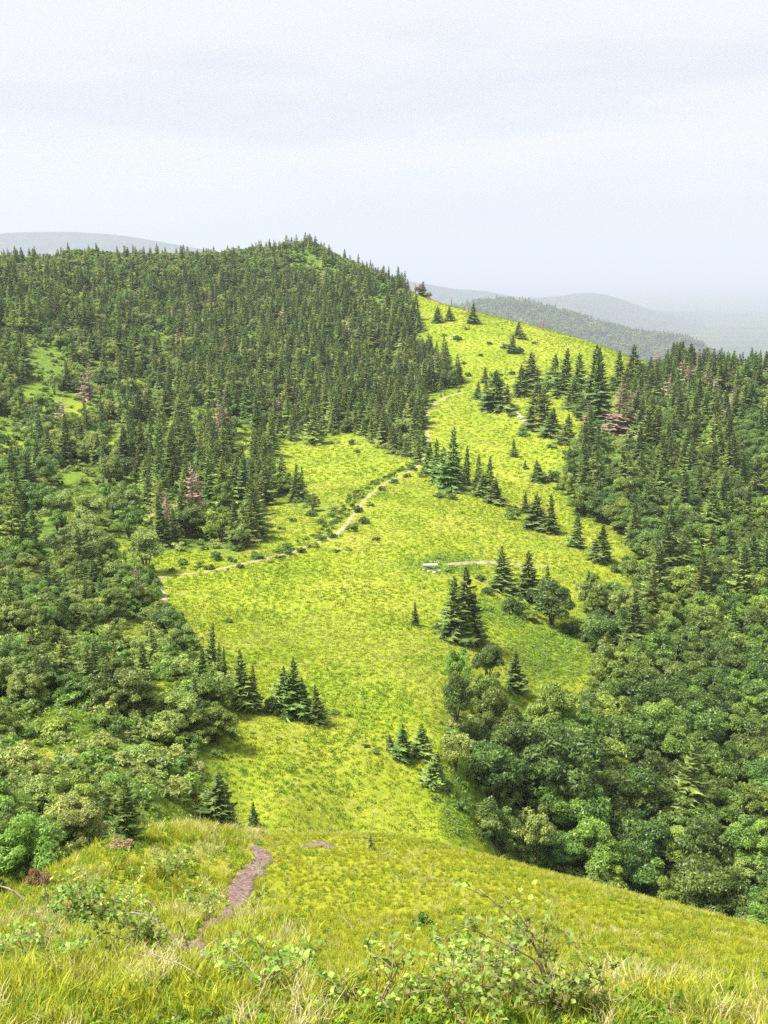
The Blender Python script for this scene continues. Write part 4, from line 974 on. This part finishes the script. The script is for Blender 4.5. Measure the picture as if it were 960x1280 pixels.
for a_, b_, sd_, lab_ in ((55, 1215, 411, 'leafy shrub in the tall grass at the far left bottom'), (160, 1150, 412, 'leafy shrub on the knoll between reddish bush and near path'), (255, 1150, 413, 'small leafy shrub hugging the left side of the near path'),
                          (95, 1130, 414, 'leafy shrub right beside the reddish bush on the knoll'), (215, 1100, 415, 'low leafy plant on the knoll left of the upper near path'), (470, 1262, 416, 'low leafy plant in the grass left of the shrubs at the bottom'), (330, 1250, 417, 'leafy weeds in the tall grass below the near path end')):
    shrub('shrub', a_, b_, [(-0.5, 0.35), (-0.35, 0.55), (-0.1, 0.6), (0.15, 0.55), (0.35, 0.5), (0.5, 0.3), (0.0, 0.35)], lab_, sd_, 0.075 if b_ > 1140 else 0.09, 70)
def dead_branch(bx, by, segs, label, rad):
    p = hitm(bx, by); mb = MB()
    for s in segs:
        pts = smooth_line([np.array(q, float) for q in s], 5); mb.tube(pts, np.linspace(rad, rad * 0.25, len(pts)), 6); 
    o = link('dead_branch', mb.mesh('dead_branch', [M['dead_wood']], True), None, label=label, category='dead branch', group='dead wood on the near slope'); o.location = p + np.array([0, 0, 0.12]); return o
dead_branch(236, 1202, [[(0, 0, 0.02), (-0.2, 0.1, 0.16), (-0.42, 0.15, 0.36), (-0.62, 0.2, 0.42), (-0.95, 0.2, 0.44)], [(-0.4, 0.15, 0.34), (-0.44, 0.2, 0.5), (-0.58, 0.25, 0.6)], [(-0.3, 0.12, 0.24), (-0.5, 0.0, 0.26), (-0.72, -0.1, 0.28)], [(0.0, 0, 0.03), (-0.08, 0.05, 0.3), (-0.12, 0.05, 0.42)]], 'bleached forked dead branch lying at the lower end of the near path', 0.022)
dead_branch(318, 1235, [[(0, 0, 0.05), (-0.2, 0.15, 0.16), (-0.42, 0.3, 0.24)]], 'short pale stick in the grass right of the near path end', 0.012)
dead_branch(255, 1243, [[(0, 0, 0.05), (-0.25, 0.1, 0.14), (-0.6, 0.2, 0.2)]], 'thin pale stick in the grass below the forked dead branch', 0.01)
dead_branch(30, 1131, [[(0, 0, 0.0), (-0.3, 0.05, 0.2), (-0.7, 0.1, 0.25)]], 'bare pale branch arching at the left margin of the knoll', 0.03)
dead_branch(62, 1150, [[(0, 0, 0.0), (-0.05, 0.05, 0.4), (-0.14, 0.05, 0.8)]], 'upright bare pale stem beside the reddish bush', 0.02)
dead_branch(440, 1168, [[(0, 0, 0.02), (-0.12, 0.1, 0.1), (-0.22, 0.2, 0.13)]], 'small pale stick on the open yellow slope', 0.012)

# ------------------------------------------------------------------ haze
HX, HY0, HY1, HB, HT = 30500, -3500, 40500, -430, 700
hv = [(-HX, HY0, HB), (HX, HY0, HB), (HX, HY1, HB), (-HX, HY1, HB), (-HX, HY0, HT), (HX, HY0, HT), (HX, HY1, HT), (-HX, HY1, HT)]
hm, ht = new_mat('haze'); o_ = ht.nodes.new('ShaderNodeOutputMaterial'); pv = ht.nodes.new('ShaderNodeVolumePrincipled')
pv.inputs['Color'].default_value = (0.70, 0.79, 0.92, 1); pv.inputs['Density'].default_value = 1 / 7400.0; pv.inputs['Anisotropy'].default_value = 0.0
ht.links.new(pv.outputs[0], o_.inputs['Volume'])
link('haze', mesh_np('haze', hv, np.array([(0, 3, 2, 1), (4, 5, 6, 7), (0, 1, 5, 4), (1, 2, 6, 5), (2, 3, 7, 6), (3, 0, 4, 7)]), [hm]), kind='stuff')
print('candidates', len(CAND), 'selected', len(sel), 'objects', len(bpy.data.objects))
